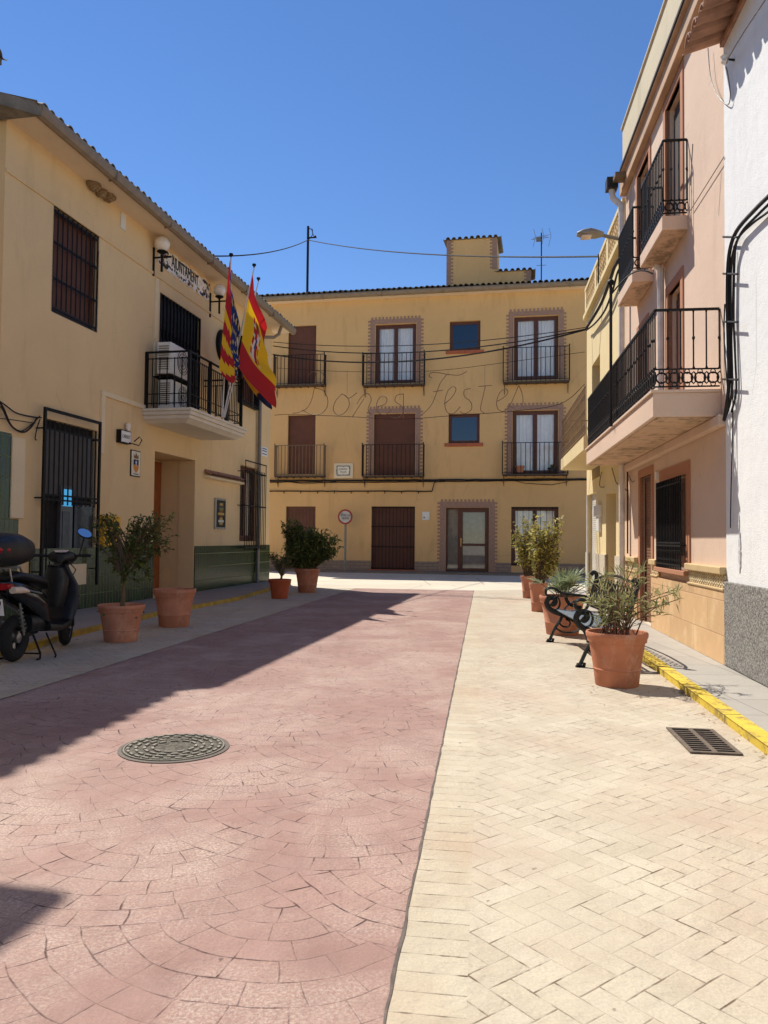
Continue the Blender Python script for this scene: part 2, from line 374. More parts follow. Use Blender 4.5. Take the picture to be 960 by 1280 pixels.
def concrete(name, c, cr):
    b = NB(name); v = b.co()
    col = b.mix(b.ramp(b.noise(v, 0.5, 5), 0.35, 0.65), mul(c, 0.88), mul(c, 1.06))
    col = b.mix(b.ramp(b.noise(v, 40, 4, 0.7), 0.4, 0.7, 0, 0.3), col, mul(c, 0.75))
    q = b.n('ShaderNodeTexVoronoi', feature='DISTANCE_TO_EDGE'); b.l(v, q.inputs['Vector']); q.inputs['Scale'].default_value = 0.28
    col = b.mix(b.ramp(q.outputs['Distance'], 0.0, 0.006, 0.7, 0), col, cr)
    b.bump(b.noise(v, 50, 3), 0.5, 0.005)
    return b.fin(col, 0.85, 0, 0.25)
M['concrete'] = concrete('pale_street_concrete', lin(206, 194, 172), lin(120, 108, 92))

# ------------------------------------------------------------------ mesh builder
class MB:
    def __init__(s): s.v = []; s.f = []; s.c = []; s.T = None
    def add(s, vs, fs, col=None):
        n = len(s.v)
        if s.T is not None: vs = [s.T @ Vector(p) for p in vs]
        s.v += [tuple(p) for p in vs]; s.f += [tuple(n+i for i in f) for f in fs]
        s.c += [col]*len(fs); return s
    def box(s, x0, x1, y0, y1, z0, z1, col=None):
        if x0 > x1: x0, x1 = x1, x0
        if y0 > y1: y0, y1 = y1, y0
        if z0 > z1: z0, z1 = z1, z0
        v = [(x,y,z) for z in (z0,z1) for x,y in ((x0,y0),(x1,y0),(x1,y1),(x0,y1))]
        return s.add(v, [(3,2,1,0),(4,5,6,7),(0,1,5,4),(1,2,6,5),(2,3,7,6),(3,0,4,7)], col)
    def quad(s, a, b, c, d, col=None): return s.add([a,b,c,d], [(0,1,2,3)], col)
    def tube(s, pts, r, seg=6, cap=True, closed=False, flat=None):
        pts = [Vector(p) for p in pts]; n = len(pts)
        rs = r if isinstance(r, (list, tuple)) else [r]*n
        vs, fs = [], []; ref = None
        for i, p in enumerate(pts):
            if closed: d = pts[(i+1) % n] - pts[i-1]
            else: d = pts[min(i+1, n-1)] - pts[max(i-1, 0)]
            if d.length < 1e-9: d = Vector((0,0,1))
            d.normalize()
            if ref is None:
                ref = Vector((0,0,1)) if abs(d.z) < 0.9 else Vector((1,0,0))
            a = (ref - d*ref.dot(d))
            if a.length < 1e-6: a = d.orthogonal()
            a.normalize(); b = d.cross(a); ref = a
            for k in range(seg):
                t = 2*PI*k/seg + PI/seg
                f = flat or 1
                vs.append(p + a*(math.cos(t)*rs[i]) + b*(math.sin(t)*rs[i]*f))
        m = n if closed else n-1
        for i in range(m):
            for k in range(seg):
                a0 = i*seg+k; a1 = i*seg+(k+1) % seg; b0 = ((i+1) % n)*seg+k; b1 = ((i+1) % n)*seg+(k+1) % seg
                fs.append((a0, a1, b1, b0))
        if cap and not closed:
            fs.append(tuple(range(seg-1, -1, -1))); fs.append(tuple((n-1)*seg+k for k in range(seg)))
        return s.add(vs, fs)
    def bar(s, a, b, w): return s.tube([a, b], w, 4)
    def ring(s, c, r, rt, axis='y', seg=16, sub=5, sx=1.0, sz=1.0):
        pts = []
        for i in range(seg):
            t = 2*PI*i/seg
            if axis == 'y': pts.append((c[0]+r*sx*math.cos(t), c[1], c[2]+r*sz*math.sin(t)))
            elif axis == 'x': pts.append((c[0], c[1]+r*sx*math.cos(t), c[2]+r*sz*math.sin(t)))
            else: pts.append((c[0]+r*sx*math.cos(t), c[1]+r*sz*math.sin(t), c[2]))
        return s.tube(pts, rt, sub, closed=True)
    def lathe(s, prof, seg=28, c=(0,0,0), axis='z', col=None, cap=True):
        vs, fs = [], []
        for r, z in prof:
            for k in range(seg):
                t = 2*PI*k/seg
                if axis == 'z': vs.append((c[0]+r*math.cos(t), c[1]+r*math.sin(t), c[2]+z))
                elif axis == 'y': vs.append((c[0]+r*math.cos(t), c[1]+z, c[2]+r*math.sin(t)))
                else: vs.append((c[0]+z, c[1]+r*math.cos(t), c[2]+r*math.sin(t)))
        for i in range(len(prof)-1):
            for k in range(seg):
                fs.append((i*seg+k, i*seg+(k+1) % seg, (i+1)*seg+(k+1) % seg, (i+1)*seg+k))
        for i in (0, len(prof)-1):
            if cap and prof[i][0] > 1e-4: fs.append(tuple(i*seg+k for k in range(seg)))
        return s.add(vs, fs, col)
    def sphere(s, c, r, seg=16, rings=10, sx=1, sy=1, sz=1):
        prof = [(max(1e-5, math.sin(PI*i/rings)), -math.cos(PI*i/rings)) for i in range(rings+1)]
        vs, fs = [], []
        for a, z in prof:
            for k in range(seg):
                t = 2*PI*k/seg; vs.append((c[0]+r*sx*a*math.cos(t), c[1]+r*sy*a*math.sin(t), c[2]+r*sz*z))
        for i in range(rings):
            for k in range(seg): fs.append((i*seg+k, i*seg+(k+1) % seg, (i+1)*seg+(k+1) % seg, (i+1)*seg+k))
        return s.add(vs, fs)
    def prism(s, poly, a, b, plane='xz', col=None):
        """polygon in a plane, extruded between a and b along the third axis"""
        n = len(poly)
        def P(p, t): return (p[0], t, p[1]) if plane == 'xz' else ((p[0], p[1], t) if plane == 'xy' else (t, p[0], p[1]))
        vs = [P(p, a) for p in poly] + [P(p, b) for p in poly]
        fs = [tuple(range(n)), tuple(range(2*n-1, n-1, -1))] + [(i, (i+1) % n, n+(i+1) % n, n+i) for i in range(n)]
        return s.add(vs, fs, col)
    def loft(s, secs, seg=16, p=2.6, cap=True):
        """secs: (centre, half width vector, half height vector): superellipse sections"""
        vs, fs = [], []
        for c, a, b in secs:
            c, a, b = Vector(c), Vector(a), Vector(b)
            for k in range(seg):
                t = 2*PI*k/seg; ct, st = math.cos(t), math.sin(t)
                vs.append(c + a*(math.copysign(abs(ct)**(2/p), ct)) + b*(math.copysign(abs(st)**(2/p), st)))
        n = len(secs)
        for i in range(n-1):
            for k in range(seg): fs.append((i*seg+k, i*seg+(k+1) % seg, (i+1)*seg+(k+1) % seg, (i+1)*seg+k))
        if cap: fs.append(tuple(range(seg-1, -1, -1))); fs.append(tuple((n-1)*seg+k for k in range(seg)))
        return s.add(vs, fs)
    def wall(s, x0, x1, z0, z1, holes, y=0.0, depth=0.3):
        xs = sorted({x0, x1} | {h[i] for h in holes for i in (0, 2)}); zs = sorted({z0, z1} | {h[i] for h in holes for i in (1, 3)})
        xs = [a for a in xs if x0-1e-6 <= a <= x1+1e-6]; zs = [a for a in zs if z0-1e-6 <= a <= z1+1e-6]
        for i in range(len(xs)-1):
            for j in range(len(zs)-1):
                cx, cz = (xs[i]+xs[i+1])/2, (zs[j]+zs[j+1])/2
                if any(h[0] < cx < h[2] and h[1] < cz < h[3] for h in holes): continue
                s.quad((xs[i],y,zs[j]), (xs[i+1],y,zs[j]), (xs[i+1],y,zs[j+1]), (xs[i],y,zs[j+1]))
        for h in holes:
            a, b, c, d = h[:4]; e = h[4] if len(h) > 4 else depth
            s.quad((a,y,b),(a,y,d),(a,y+e,d),(a,y+e,b)); s.quad((c,y,b),(c,y+e,b),(c,y+e,d),(c,y,d))
            s.quad((a,y,d),(c,y,d),(c,y+e,d),(a,y+e,d)); s.quad((a,y,b),(a,y+e,b),(c,y+e,b),(c,y,b))
        return s
    def shell(s, x0, x1, y1, z0, z1, y0=0.0, front=False):
        s.quad((x0,y0,z0),(x0,y0,z1),(x0,y1,z1),(x0,y1,z0)); s.quad((x1,y0,z0),(x1,y1,z0),(x1,y1,z1),(x1,y0,z1))
        s.quad((x0,y1,z0),(x0,y1,z1),(x1,y1,z1),(x1,y1,z0)); s.quad((x0,y0,z1),(x1,y0,z1),(x1,y1,z1),(x0,y1,z1))
        if front: s.quad((x0,y0,z0),(x1,y0,z0),(x1,y0,z1),(x0,y0,z1))
        return s
    def build(s, name, m, parent=None, smooth=False, bevel=0.0):
        me = bpy.data.meshes.new(name); me.from_pydata(s.v, [], s.f); me.update()
        me.materials.append(m if not isinstance(m, str) else M[m])
        if any(c is not None for c in s.c):
            at = me.color_attributes.new('tint', 'FLOAT_COLOR', 'CORNER'); i = 0
            for p, c in zip(me.polygons, s.c):
                for _ in range(p.loop_total): at.data[i].color = c or (0.5,0.5,0.5,1); i += 1
        if smooth:
            me.polygons.foreach_set('use_smooth', [True]*len(me.polygons))
            try: me.set_sharp_from_angle(angle=math.radians(40))
            except Exception: pass
        o = bpy.data.objects.new(name, me); COL.objects.link(o)
        if parent is not None: o.parent = parent
        if bevel:
            md = o.modifiers.new('bevel', 'BEVEL'); md.width = bevel; md.segments = 2; md.limit_method = 'ANGLE'
        return o
def thing(name, label, cat, loc=(0,0,0), rz=0.0, group=None):
    o = bpy.data.objects.new(name, None); COL.objects.link(o); o.empty_display_size = 0.2
    o.location = loc; o.rotation_euler = (0, 0, rz); o['label'] = label; o['category'] = cat
    if group: o['group'] = group
    return o
def on(fr, x, y, z, name, label, cat, group=None):
    return thing(name, label, cat, fr.w(x, y, z), fr.ang, group)
def tag(o, label, cat, group=None):
    o['label'] = label; o['category'] = cat
    if group: o['group'] = group
    return o
def struct(o): o['kind'] = 'structure'; return o
def kids(o): return [c for c in bpy.data.objects if c.parent is o]
def dup(o, label, loc, rz=None):
    r = o.copy(); COL.objects.link(r); r.location = loc
    if rz is not None: r.rotation_euler = (0,0,rz)
    r['label'] = label
    for ch in kids(o):
        c = ch.copy(); COL.objects.link(c); c.parent = r
        for gc in kids(ch):
            d = gc.copy(); COL.objects.link(d); d.parent = c
    return r
def text_mesh(body, size, name, m, parent, T, extrude=0.002, align='CENTER', sx=1.0):
    """lettering in the local x/z plane of the parent, facing -y; T = (x, y, z) of its middle"""
    cu = bpy.data.curves.new(name, 'FONT'); cu.body = body; cu.size = size; cu.extrude = extrude
    cu.align_x = align; cu.align_y = 'CENTER'
    ob = bpy.data.objects.new(name, cu); COL.objects.link(ob)
    dg = bpy.context.evaluated_depsgraph_get(); me = bpy.data.meshes.new_from_object(ob.evaluated_get(dg))
    bpy.data.objects.remove(ob); me.materials.clear(); me.materials.append(M[m])
    me.transform(Matrix.Translation(T) @ Matrix.Rotation(PI/2, 4, 'X') @ Matrix.Diagonal((sx,1,1,1)))
    o = bpy.data.objects.new(name, me); COL.objects.link(o); o.parent = parent
    return o
def roof_tiles(mb, x0, x1, yf, z, pitch, rows=7, w=0.2, r=0.075, ln=0.38, base=True):
    n = max(1, int((x1-x0)/w)); w = (x1-x0)/n; cp, sp = math.cos(pitch), math.sin(pitch)
    for i in range(n):
        cx = x0 + (i+0.5)*w
        jx, jz = U(-.012,.012), U(-.01,.012)
        for j in range(rows):
            L0 = j*ln - (0.05 if j else U(0, .03)); L1 = (j+1)*ln
            vs = []
            for (L, rr, h) in ((L0, r*U(1.0,1.12), 0.03), (L1, r*0.85, 0.0)):
                for k in range(7):
                    t = PI*k/6; vs.append((cx+jx-rr*math.cos(t), yf+L*cp, z+jz+L*sp+h+rr*math.sin(t)))
                for k in range(7):
                    t = PI*k/6; q = rr-0.018; vs.append((cx+jx-q*math.cos(t), yf+L*cp, z+jz+L*sp+h+q*math.sin(t)))
            fs = [(k, k+1, 14+k+1, 14+k) for k in range(6)]+[(7+k, 7+k+1, k+1, k) for k in range(6)]+[(21+k,21+k+1,7+k+1,7+k) for k in range(6)]
            mb.add(vs, fs)
    L = rows*ln
    for i in range(n+1):                       # channel tiles between the cover tiles
        cx = x0 + i*w; vs = []
        for L_ in (-0.02, L):
            for k in range(5):
                t = PI*k/4; vs.append((cx-w*0.42*math.cos(t), yf+L_*cp, z+0.055+L_*sp-0.055*math.sin(t)))
        mb.add(vs, [(k, k+1, 5+k+1, 5+k) for k in range(4)])
    if base: mb.quad((x0, yf+0.03, z-0.01), (x1, yf+0.03, z-0.01), (x1, yf+L*cp, z-0.01+L*sp), (x0, yf+L*cp, z-0.01+L*sp))
    return mb
def out_for(fr, x, px, z=2.5):
    """how far a point stands proud of the wall, from where the photo shows it"""
    lo, hi = 0.0, 3.0
    s = 1 if proj(fr.w(x, -1.0, z))[0] > proj(fr.w(x, 0, z))[0] else -1
    for _ in range(40):
        m = (lo+hi)/2
        if (proj(fr.w(x, -m, z))[0] - px)*s < 0: lo = m
        else: hi = m
    return (lo+hi)/2
# ------------------------------------------------------------------ ground
def gp(px, py, z=0.0): p = G(px, py, z); return (p.x, p.y)
def line_at(a, b, Y): t = (Y-a[1])/(b[1]-a[1]); return (a[0]+t*(b[0]-a[0]), Y)
rr0, rr1 = gp(480, 1280), gp(592, 740)
rl0, rl1 = gp(0, 875), gp(430, 740)
FARY = 21.6
def far(p): return p
def sheet(name, pts, z, m, th=0.0):
    mb = MB()
    n = len(pts)
    mb.add([(x, y, z) for x, y in pts], [tuple(range(n))])
    return struct(mb.build(name, m))
struct(MB().add([(-150,-150,-0.02),(150,-150,-0.02),(150,150,-0.02),(-150,150,-0.02)], [(0,1,2,3)]).build('ground', 'concrete'))
NEARY = -8.0
def fardiag(x): return FARY - 0.14*(x-1)          # the paving ends on a line square to the street
def endpt(a, b):
    Y = FARY
    for _ in range(8): Y = fardiag(line_at(a, b, Y)[0])
    return line_at(a, b, Y)
R0, R1 = line_at(rr0, rr1, NEARY), endpt(rr0, rr1)
L0, L1 = line_at(rl0, rl1, NEARY), endpt(rl0, rl1)
sheet('red_street_paving', [L0, R0, R1, L1], 0.0, 'road')
sb = (0.235, 0)
S0, S1 = (R0[0]+0.235, R0[1]), (R1[0]+0.235, R1[1]-0.03)
sheet('border_strip_paving', [R0, S0, S1, R1], 0.0, 'strip')
SL0, SL1 = (L0[0]-0.2, L0[1]), (L1[0]-0.2, L1[1]+0.03)
sheet('border_strip_paving_town_hall_side', [SL0, L0, L1, SL1], 0.0, 'strip')
# thin dark joint where the two pavings meet
mb = MB()
rj = random.Random(3)
def seam(A, B, w):
    n = 160; pa = []; pb = []
    for i in range(n+1):
        t = (i/n)**1.6; x = A[0]+(B[0]-A[0])*t; y = A[1]+(B[1]-A[1])*t
        ww = w*(0.4+rj.random()); c = rj.uniform(-.003,.003)
        pa.append((x-ww+c, y, 0.004)); pb.append((x+ww+c, y, 0.004))
    mb.add(pa+pb, [(i, n+1+i, n+2+i, i+1) for i in range(n)])
seam(line_at(rr0, rr1, 0.5), R1, 0.0055); seam(line_at(rl0, rl1, 3), L1, 0.006)
struct(mb.build('paving_joint', plain('dark_joint_grit', lin(96, 84, 76), 0.9, var=0.4, sc=20)))
# right kerb line
k0, k1 = gp(808, 830, 0.0), gp(960, 962, 0.0)
kr = lambda Y: line_at(k0, (k0[0]-0.129*5, k0[1]-5), Y)
KR0, KR1 = kr(NEARY), kr(22.5)
sheet('cream_paving', [S0, KR0, KR1, (S1[0]+0.0, S1[1])], 0.0, 'herring')
rwf = lambda Y: (RW.o.x+0.129*(Y-RW.o.y), Y)
def slab(name, poly, z0, z1, m):
    return struct(MB().prism(poly, z0, z1, 'xy').build(name, m, bevel=0.008))
KW = 0.12
slab('kerb', [kr(1.0), (kr(1.0)[0]+KW, 1.0), (kr(15.5)[0]+KW, 15.5), kr(15.5)], -0.02, SW, 'kerb')
slab('sidewalk', [(kr(NEARY)[0]+KW, NEARY), (RW.o.x+0.129*(NEARY-RW.o.y)+1, NEARY), (rwf(21)[0]+1, 21), (kr(21)[0]+KW, 21)], -0.03, SW-0.004, 'pavegrey')
# left kerb
lk = [gp(40, 812), gp(96, 795), gp(197, 770), gp(296, 751), gp(334, 741)]
a = LW.w(-9, 0, 0)
lk0 = (lk[0][0]-0.6, lk[0][1]-3.0)
lk = [lk0]+lk
cor = LW.x(336); C2 = LW.w(cor+0.1, -0.45, 0); lk[-1] = (C2.x+0.35, C2.y-0.8); lk.append((C2.x+0.05, C2.y+0.25)); C3 = LW.w(cor+0.55, 1.5, 0); lk.append((C3.x, C3.y))
# the beige paving left of the red road
sheet('cream_paving_town_hall_side', [(-9, NEARY), SL0, SL1, (lk[-1][0], SL1[1]+0.4), (-9, 16)], -0.003, 'herring')
inner = []
for i, p in enumerate(lk):
    q = Vector(lk[min(i+1, len(lk)-1)]) - Vector(lk[max(i-1, 0)]); q.normalize(); nrm = Vector((-q.y, q.x))
    inner.append((p[0]+nrm.x*.09, p[1]+nrm.y*.09))
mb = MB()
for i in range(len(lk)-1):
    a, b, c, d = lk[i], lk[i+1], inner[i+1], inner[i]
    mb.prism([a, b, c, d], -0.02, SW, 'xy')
struct(mb.build('kerb', plain('shaded_worn_kerb_paint', lin(178,146,58), .8, var=.3, sc=5)))  # worn kerb yellow, colour darkened to carry the shade on this side
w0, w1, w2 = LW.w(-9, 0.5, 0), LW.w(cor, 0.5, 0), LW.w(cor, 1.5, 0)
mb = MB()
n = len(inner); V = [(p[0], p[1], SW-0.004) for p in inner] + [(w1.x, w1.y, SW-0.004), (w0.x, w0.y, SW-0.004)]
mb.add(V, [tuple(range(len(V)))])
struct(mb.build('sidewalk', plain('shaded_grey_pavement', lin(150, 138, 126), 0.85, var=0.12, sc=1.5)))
# pavement at the foot of the far house
xa, xb = BW.x(150), BW.x(900)
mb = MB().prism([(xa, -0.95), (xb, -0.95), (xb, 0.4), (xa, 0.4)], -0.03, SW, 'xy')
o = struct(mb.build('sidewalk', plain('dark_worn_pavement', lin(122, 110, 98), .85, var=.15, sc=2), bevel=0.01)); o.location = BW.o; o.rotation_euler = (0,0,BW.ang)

# ------------------------------------------------------------------ joinery helpers (local wall coordinates)
CURT = random.Random(17)
def french(par, x0, z0, x1, z1, leaves=2, curtains=True, d=0.12, depth=0.32, grille=False, name='window', asym=None, mat='wood', curt_mat='curtain'):
    fw = 0.075; lf = 0.085
    w = MB()
    w.box(x0, x0+fw, d, d+0.07, z0, z1); w.box(x1-fw, x1, d, d+0.07, z0, z1); w.box(x0+fw, x1-fw, d, d+0.07, z1-fw, z1)
    w.box(x0+fw, x1-fw, d, d+0.07, z0, z0+fw*0.6)
    win = w.build(name, mat, par, bevel=0.004)
    splits = asym or [i/leaves for i in range(leaves+1)]
    X0, X1 = x0+fw, x1-fw; Z0, Z1 = z0+fw*0.6, z1-fw
    f = MB(); g = MB(); c = MB()
    ph, gap = CURT.uniform(0,6), CURT.choice((0,0,.12,.25))
    for i in range(leaves):
        a = X0+(X1-X0)*splits[i]+0.003; b = X0+(X1-X0)*splits[i+1]-0.003
        f.box(a, a+lf, d+0.012, d+0.058, Z0, Z1); f.box(b-lf, b, d+0.012, d+0.058, Z0, Z1)
        f.box(a+lf, b-lf, d+0.012, d+0.058, Z1-lf, Z1); f.box(a+lf, b-lf, d+0.012, d+0.058, Z0, Z0+lf*1.4)
        g.box(a+lf, b-lf, d+0.03, d+0.038, Z0+lf*1.4, Z1-lf)
        n = 26; pts0 = []
        cy = d+0.10
        for k in range(n+1):
            t = k/n; xx = (a+(b-a)*t*(1-gap)) if i == 0 else (b-(b-a)*(1-t)*(1-gap*.6)); pts0.append((xx, cy+0.022*math.sin(t*(30+ph*2)+i*2+ph)+0.012*math.sin(t*17)))
        vs = [(x, y, Z0+0.01) for x, y in pts0]+[(x, y*0.5+cy*0.5, Z1-0.02) for x, y in pts0]
        if curtains: c.add(vs, [(k, k+1, n+2+k, n+1+k) for k in range(n)])
    f.build('casement_frame', mat, win, bevel=0.004); g.build('pane', 'glass', win)
    if curtains: c.build('curtain', curt_mat, win, smooth=True)
    MB().box(x0, x1, depth+0.25, depth+0.3, z0-0.05, z1+0.05).build('interior', 'dark', win)
    return win
def shutter(par, x0, z0, x1, z1, d=0.12, m='shutter', name='shutter'):
    mb = MB().box(x0+0.03, x1-0.03, d, d+0.04, z0, z1-0.1)
    o = mb.build(name, m, par)
    f = MB().box(x0, x0+0.03, d-0.02, d+0.06, z0, z1).box(x1-0.03, x1, d-0.02, d+0.06, z0, z1).box(x0+0.03, x1-0.03, d-0.015, d+0.07, z1-0.1, z1)
    f.build('guide_frame', 'wood', o)
    return o
def rail_bars(mb, a, b, z0, z1, n, r=0.009, knob=False, skip_ends=True):
    a, b = Vector(a), Vector(b)
    for i in range(n+1):
        if skip_ends and i in (0, n): continue
        p = a + (b-a)*(i/n)
        mb.tube([(p.x, p.y, z0), (p.x, p.y, z1)], r, 5)
        if knob and i % 2 == 0:
            for h in (0.5,):
                zz = z0+(z1-z0)*h; mb.lathe([(0.004,-0.03),(0.017,-0.012),(0.02,0),(0.017,0.012),(0.004,0.03)], 6, (p.x, p.y, zz))
        if knob:
            mb.lathe([(0.016,0),(0.008,0.05)], 6, (p.x, p.y, z0))
def dog_surround(par, x0, z0, x1, z1, bw=0.16, bottom=True, teeth=0.1):
    """brick border with projecting brick teeth round an opening"""
    mb = MB(); y = -0.018
    mb.box(x0-bw, x0, y, 0.02, z0, z1); mb.box(x1, x1+bw, y, 0.02, z0, z1); mb.box(x0-bw, x1+bw, y, 0.02, z1, z1+bw)
    st = 0.155; z = z0+0.04
    while z < z1+bw-0.06:
        for (a, b) in ((x0-bw-teeth, x0-bw), (x1+bw, x1+bw+teeth)): mb.box(a, b, y, 0.02, z, z+0.075)
        z += st
    n = int((x1-x0+2*bw)/st); s2 = (x1-x0+2*bw)/n
    for i in range(n):
        xx = x0-bw+(i+0.5)*s2; mb.box(xx-0.038, xx+0.038, y, 0.02, z1+bw, z1+bw+teeth)
    return mb.build('brick_surround', 'brick', par)

# ================================================================== far ochre house
house = thing('apartment_house', 'three storey ochre house with brick-toothed windows closing the end of the street', 'house', BW.o, BW.ang)
bz = BW.z
x0, x1 = BW.x(285, 0, 8), BW.x(736, 0, 10)
ztop = bz(540, 367)
def rect(px0, py0, px1, py1, y=0.0):
    a = BW.at(px0, py0, y); b = BW.at(px1, py1, y)
    c = BW.at(px0, py1, y); d = BW.at(px1, py0, y)
    return (min(a[0], c[0])*0.5+max(a[0], c[0])*0.5, (b[1]+c[1])/2, (b[0]+d[0])/2, (a[1]+d[1])/2)
B = dict(A1=rect(360,407,395,480), B1=rect(469,405,520,479), C1=rect(562,401,600.5,438), D1=rect(642.5,395,698,474),
         A2=rect(359.5,519,394,593), B2=rect(467,517,519,594), C2=rect(560.5,517,599.5,554), D2=rect(640.5,513,697.5,592.5),
         A3=rect(357,633,394,711), B3=rect(464,633,518.5,712), E=rect(557,634.5,611,716), D3=rect(639,633.5,698,716))
B['E'] = (B['E'][0], SW, B['E'][2], B['E'][3]); B['D3'] = (B['D3'][0], 0.35, B['D3'][2], B['D3'][3])
mb = MB().wall(x0, x1, 0, ztop, [tuple(v) for v in B.values()], depth=0.32)
mb.shell(x0, x1, 9.0, 0, ztop)
mb.build('wall', 'back', house)
# plinth of stone blocks
zp = bz(440, 700.5); segs = []
cur = x0
for k in ('A3', 'B3', 'E', 'D3'):
    r = B[k]; e = 0.27 if k == 'E' else 0.0
    segs.append((cur, r[0]-e)); cur = r[2]+e
segs.append((cur, x1))
for i, (a, b) in enumerate(segs): MB().box(a, b, -0.022, 0.05, SW, zp).build('plinth', 'brickplinth', house)
# roof, gutter
gz = bz(540, 370); mb = MB()
roof_tiles(mb, x0-0.3, x1+0.05, -0.42, gz+0.2, math.radians(16), 7, w=0.235, r=0.088, ln=0.42)
mb.quad((x0-.3,-.38,gz+0.19),(x1+.05,-.38,gz+0.19),(x1+.05,4.5,gz+0.19+1.35),(x0-.3,4.5,gz+0.19+1.35))
mb.quad((x0-.3,9.3,gz+0.19),(x1+.05,9.3,gz+0.19),(x1+.05,4.5,gz+0.19+1.35),(x0-.3,4.5,gz+0.19+1.35))
mb.build('roof', 'tile', house)
MB().box(x0-0.3, x1+0.04, -0.32, 0.05, gz-0.02, gz+0.16).build('eaves_soffit', 'soffit', house)
mb = MB(); pts = [(-.34-.16+.16*math.cos(t)*1.0, .0+.15*math.sin(t)) for t in [PI+ i*PI/8 for i in range(9)]]
prof = [(-0.52,0.17),(-0.53,0.12),(-0.5,0.03),(-0.44,-0.01),(-0.36,-0.01),(-0.33,0.04),(-0.33,0.15)]
for i in range(len(prof)-1):
    (ya, za), (yb, zb) = prof[i], prof[i+1]
    mb.quad((x0-.3,ya,gz+za),(x1+.06,ya,gz+za),(x1+.06,yb,gz+zb),(x0-.3,yb,gz+zb))
mb.prism([(p[0], gz+p[1]) for p in prof], x1+.055, x1+.06, 'yz')
for i in range(6):
    xx = x0 + (i+0.7)*(x1-x0)/6; mb.box(xx, xx+0.03, -0.54, -0.33, gz-0.02, gz+0.16)
mb.build('gutter', 'gutter', house)
for k in ('B1', 'D1', 'D2'):
    r = B[k]; w = french(house, r[0], r[1], r[2], r[3])
for k in ('B1', 'D1', 'B2', 'D2'):
    r = B[k]; dog_surround(house, r[0]-0.02, r[1], r[2]+0.02, r[3]+0.02, bw=0.2 if k[0]=='B' else 0.2)
for k in ('A1', 'A2', 'B2'): r = B[k]; shutter(house, *r)
for k in ('C1', 'C2'):
    r = B[k]; a, b, c, d = r
    w = MB(); fw = 0.13
    w.box(a, a+fw, .14, .2, b, d).box(c-fw, c, .14, .2, b, d).box(a+fw, c-fw, .14, .2, d-fw, d).box(a+fw, c-fw, .14, .2, b, b+fw)
    win = w.build('window', 'wood', house, bevel=0.004)
    MB().box(a+fw, c-fw, .165, .175, b+fw, d-fw).build('pane', 'glassblue', win)
    MB().box(a, c, .5, .52, b-.1, d+.1).build('interior', 'navy', win)
    MB().box(a-.15, c+.15, -.06, .12, b-.14, b+0.001).build('sill', 'sill', win, bevel=0.01)
r = B['A3']; shutter(house, *r, m='vboards', name='door')
MB().box(r[0], r[2], -.03, .12, r[1]-.12, r[1]).build('sill', 'sill', house)
# barred brown door with step
r = B['B3']
dr = MB().box(r[0], r[2], .16, .22, r[1], r[3]).build('door', 'vboards', house)
mb = MB(); n = 12
for i in range(n+1):
    x = r[0]+.04+(r[2]-r[0]-.08)*i/n; mb.tube([(x,.05,r[1]+.02),(x,.05,r[3]-.03)], .013, 4)
for t in (0.02, 0.36, 0.68, 0.98): z = r[1]+(r[3]-r[1])*t; mb.box(r[0], r[2], .035, .07, z-.02, z+.02)
mb.build('grille', 'ironrust', dr)
MB().box(r[0]-.15, r[2]+.15, -.12, .16, r[1]-.11, r[1]).build('door_step', 'sill', house, bevel=0.01)
# glazed entrance door
r = B['E']; a, b, c, d = r
dog_surround(house, a-.01, SW, c+.01, d+.01, bw=0.24)
sp = a+(c-a)*0.30
w = MB(); F = .07
w.box(a, a+F, .1, .18, b, d).box(c-F, c, .1, .18, b, d).box(a+F, c-F, .1, .18, d-F, d).box(sp-.04, sp+.04, .1, .18, b, d-F)
dr = w.build('door', 'wood', house, bevel=0.005)
lf = MB(); A, Bx = sp+.04, c-F
lf.box(A, A+.13, .115, .165, b+.02, d-F).box(Bx-.1, Bx, .115, .165, b+.02, d-F).box(A+.13, Bx-.1, .115, .165, d-F-.12, d-F).box(A+.13, Bx-.1, .115, .165, b+.02, b+.14)
zm = b+(d-b)*.42; lf.box(A+.13, Bx-.1, .115, .165, zm-.05, zm+.05).box(a+F, sp-.04, .115, .165, b, b+.08)
lf.build('door_leaf', 'wood', dr, bevel=0.004)
MB().box(A+.13, Bx-.1, .135, .143, b+.14, zm-.05).box(A+.13, Bx-.1, .135, .143, zm+.05, d-F-.12).box(a+F, sp-.04, .135, .143, b+.08, d-F).build('pane', 'glass', dr)
MB().box(a+.05, c-.05, .29, .3, b, d-.02).build('interior', plain('frosted_grey_glass', lin(140,132,122), .35), dr)
mb = MB(); mb.tube([(A+.06,.05,b+1.05),(A+.06,.05,b+1.4)], .012, 6); mb.tube([(A+.06,.05,b+1.1),(A+.06,.12,b+1.1)], .01, 5); mb.tube([(A+.06,.05,b+1.35),(A+.06,.12,b+1.35)], .01, 5)
mb.build('door_handle', plain('brass', lin(200,160,90), .3, .9), dr)
# ground floor barred window behind the plants
r = B['D3']; w = french(house, *r)
mb = MB()
for i in range(9):
    x = r[0]+(r[2]-r[0])*i/8; mb.tube([(x,.04,r[1]),(x,.04,r[3])], .011, 4)
for t in (.02,.5,.98): z = r[1]+(r[3]-r[1])*t; mb.box(r[0], r[2], .03, .05, z-.015, z+.015)
mb.build('grille', 'iron', w)
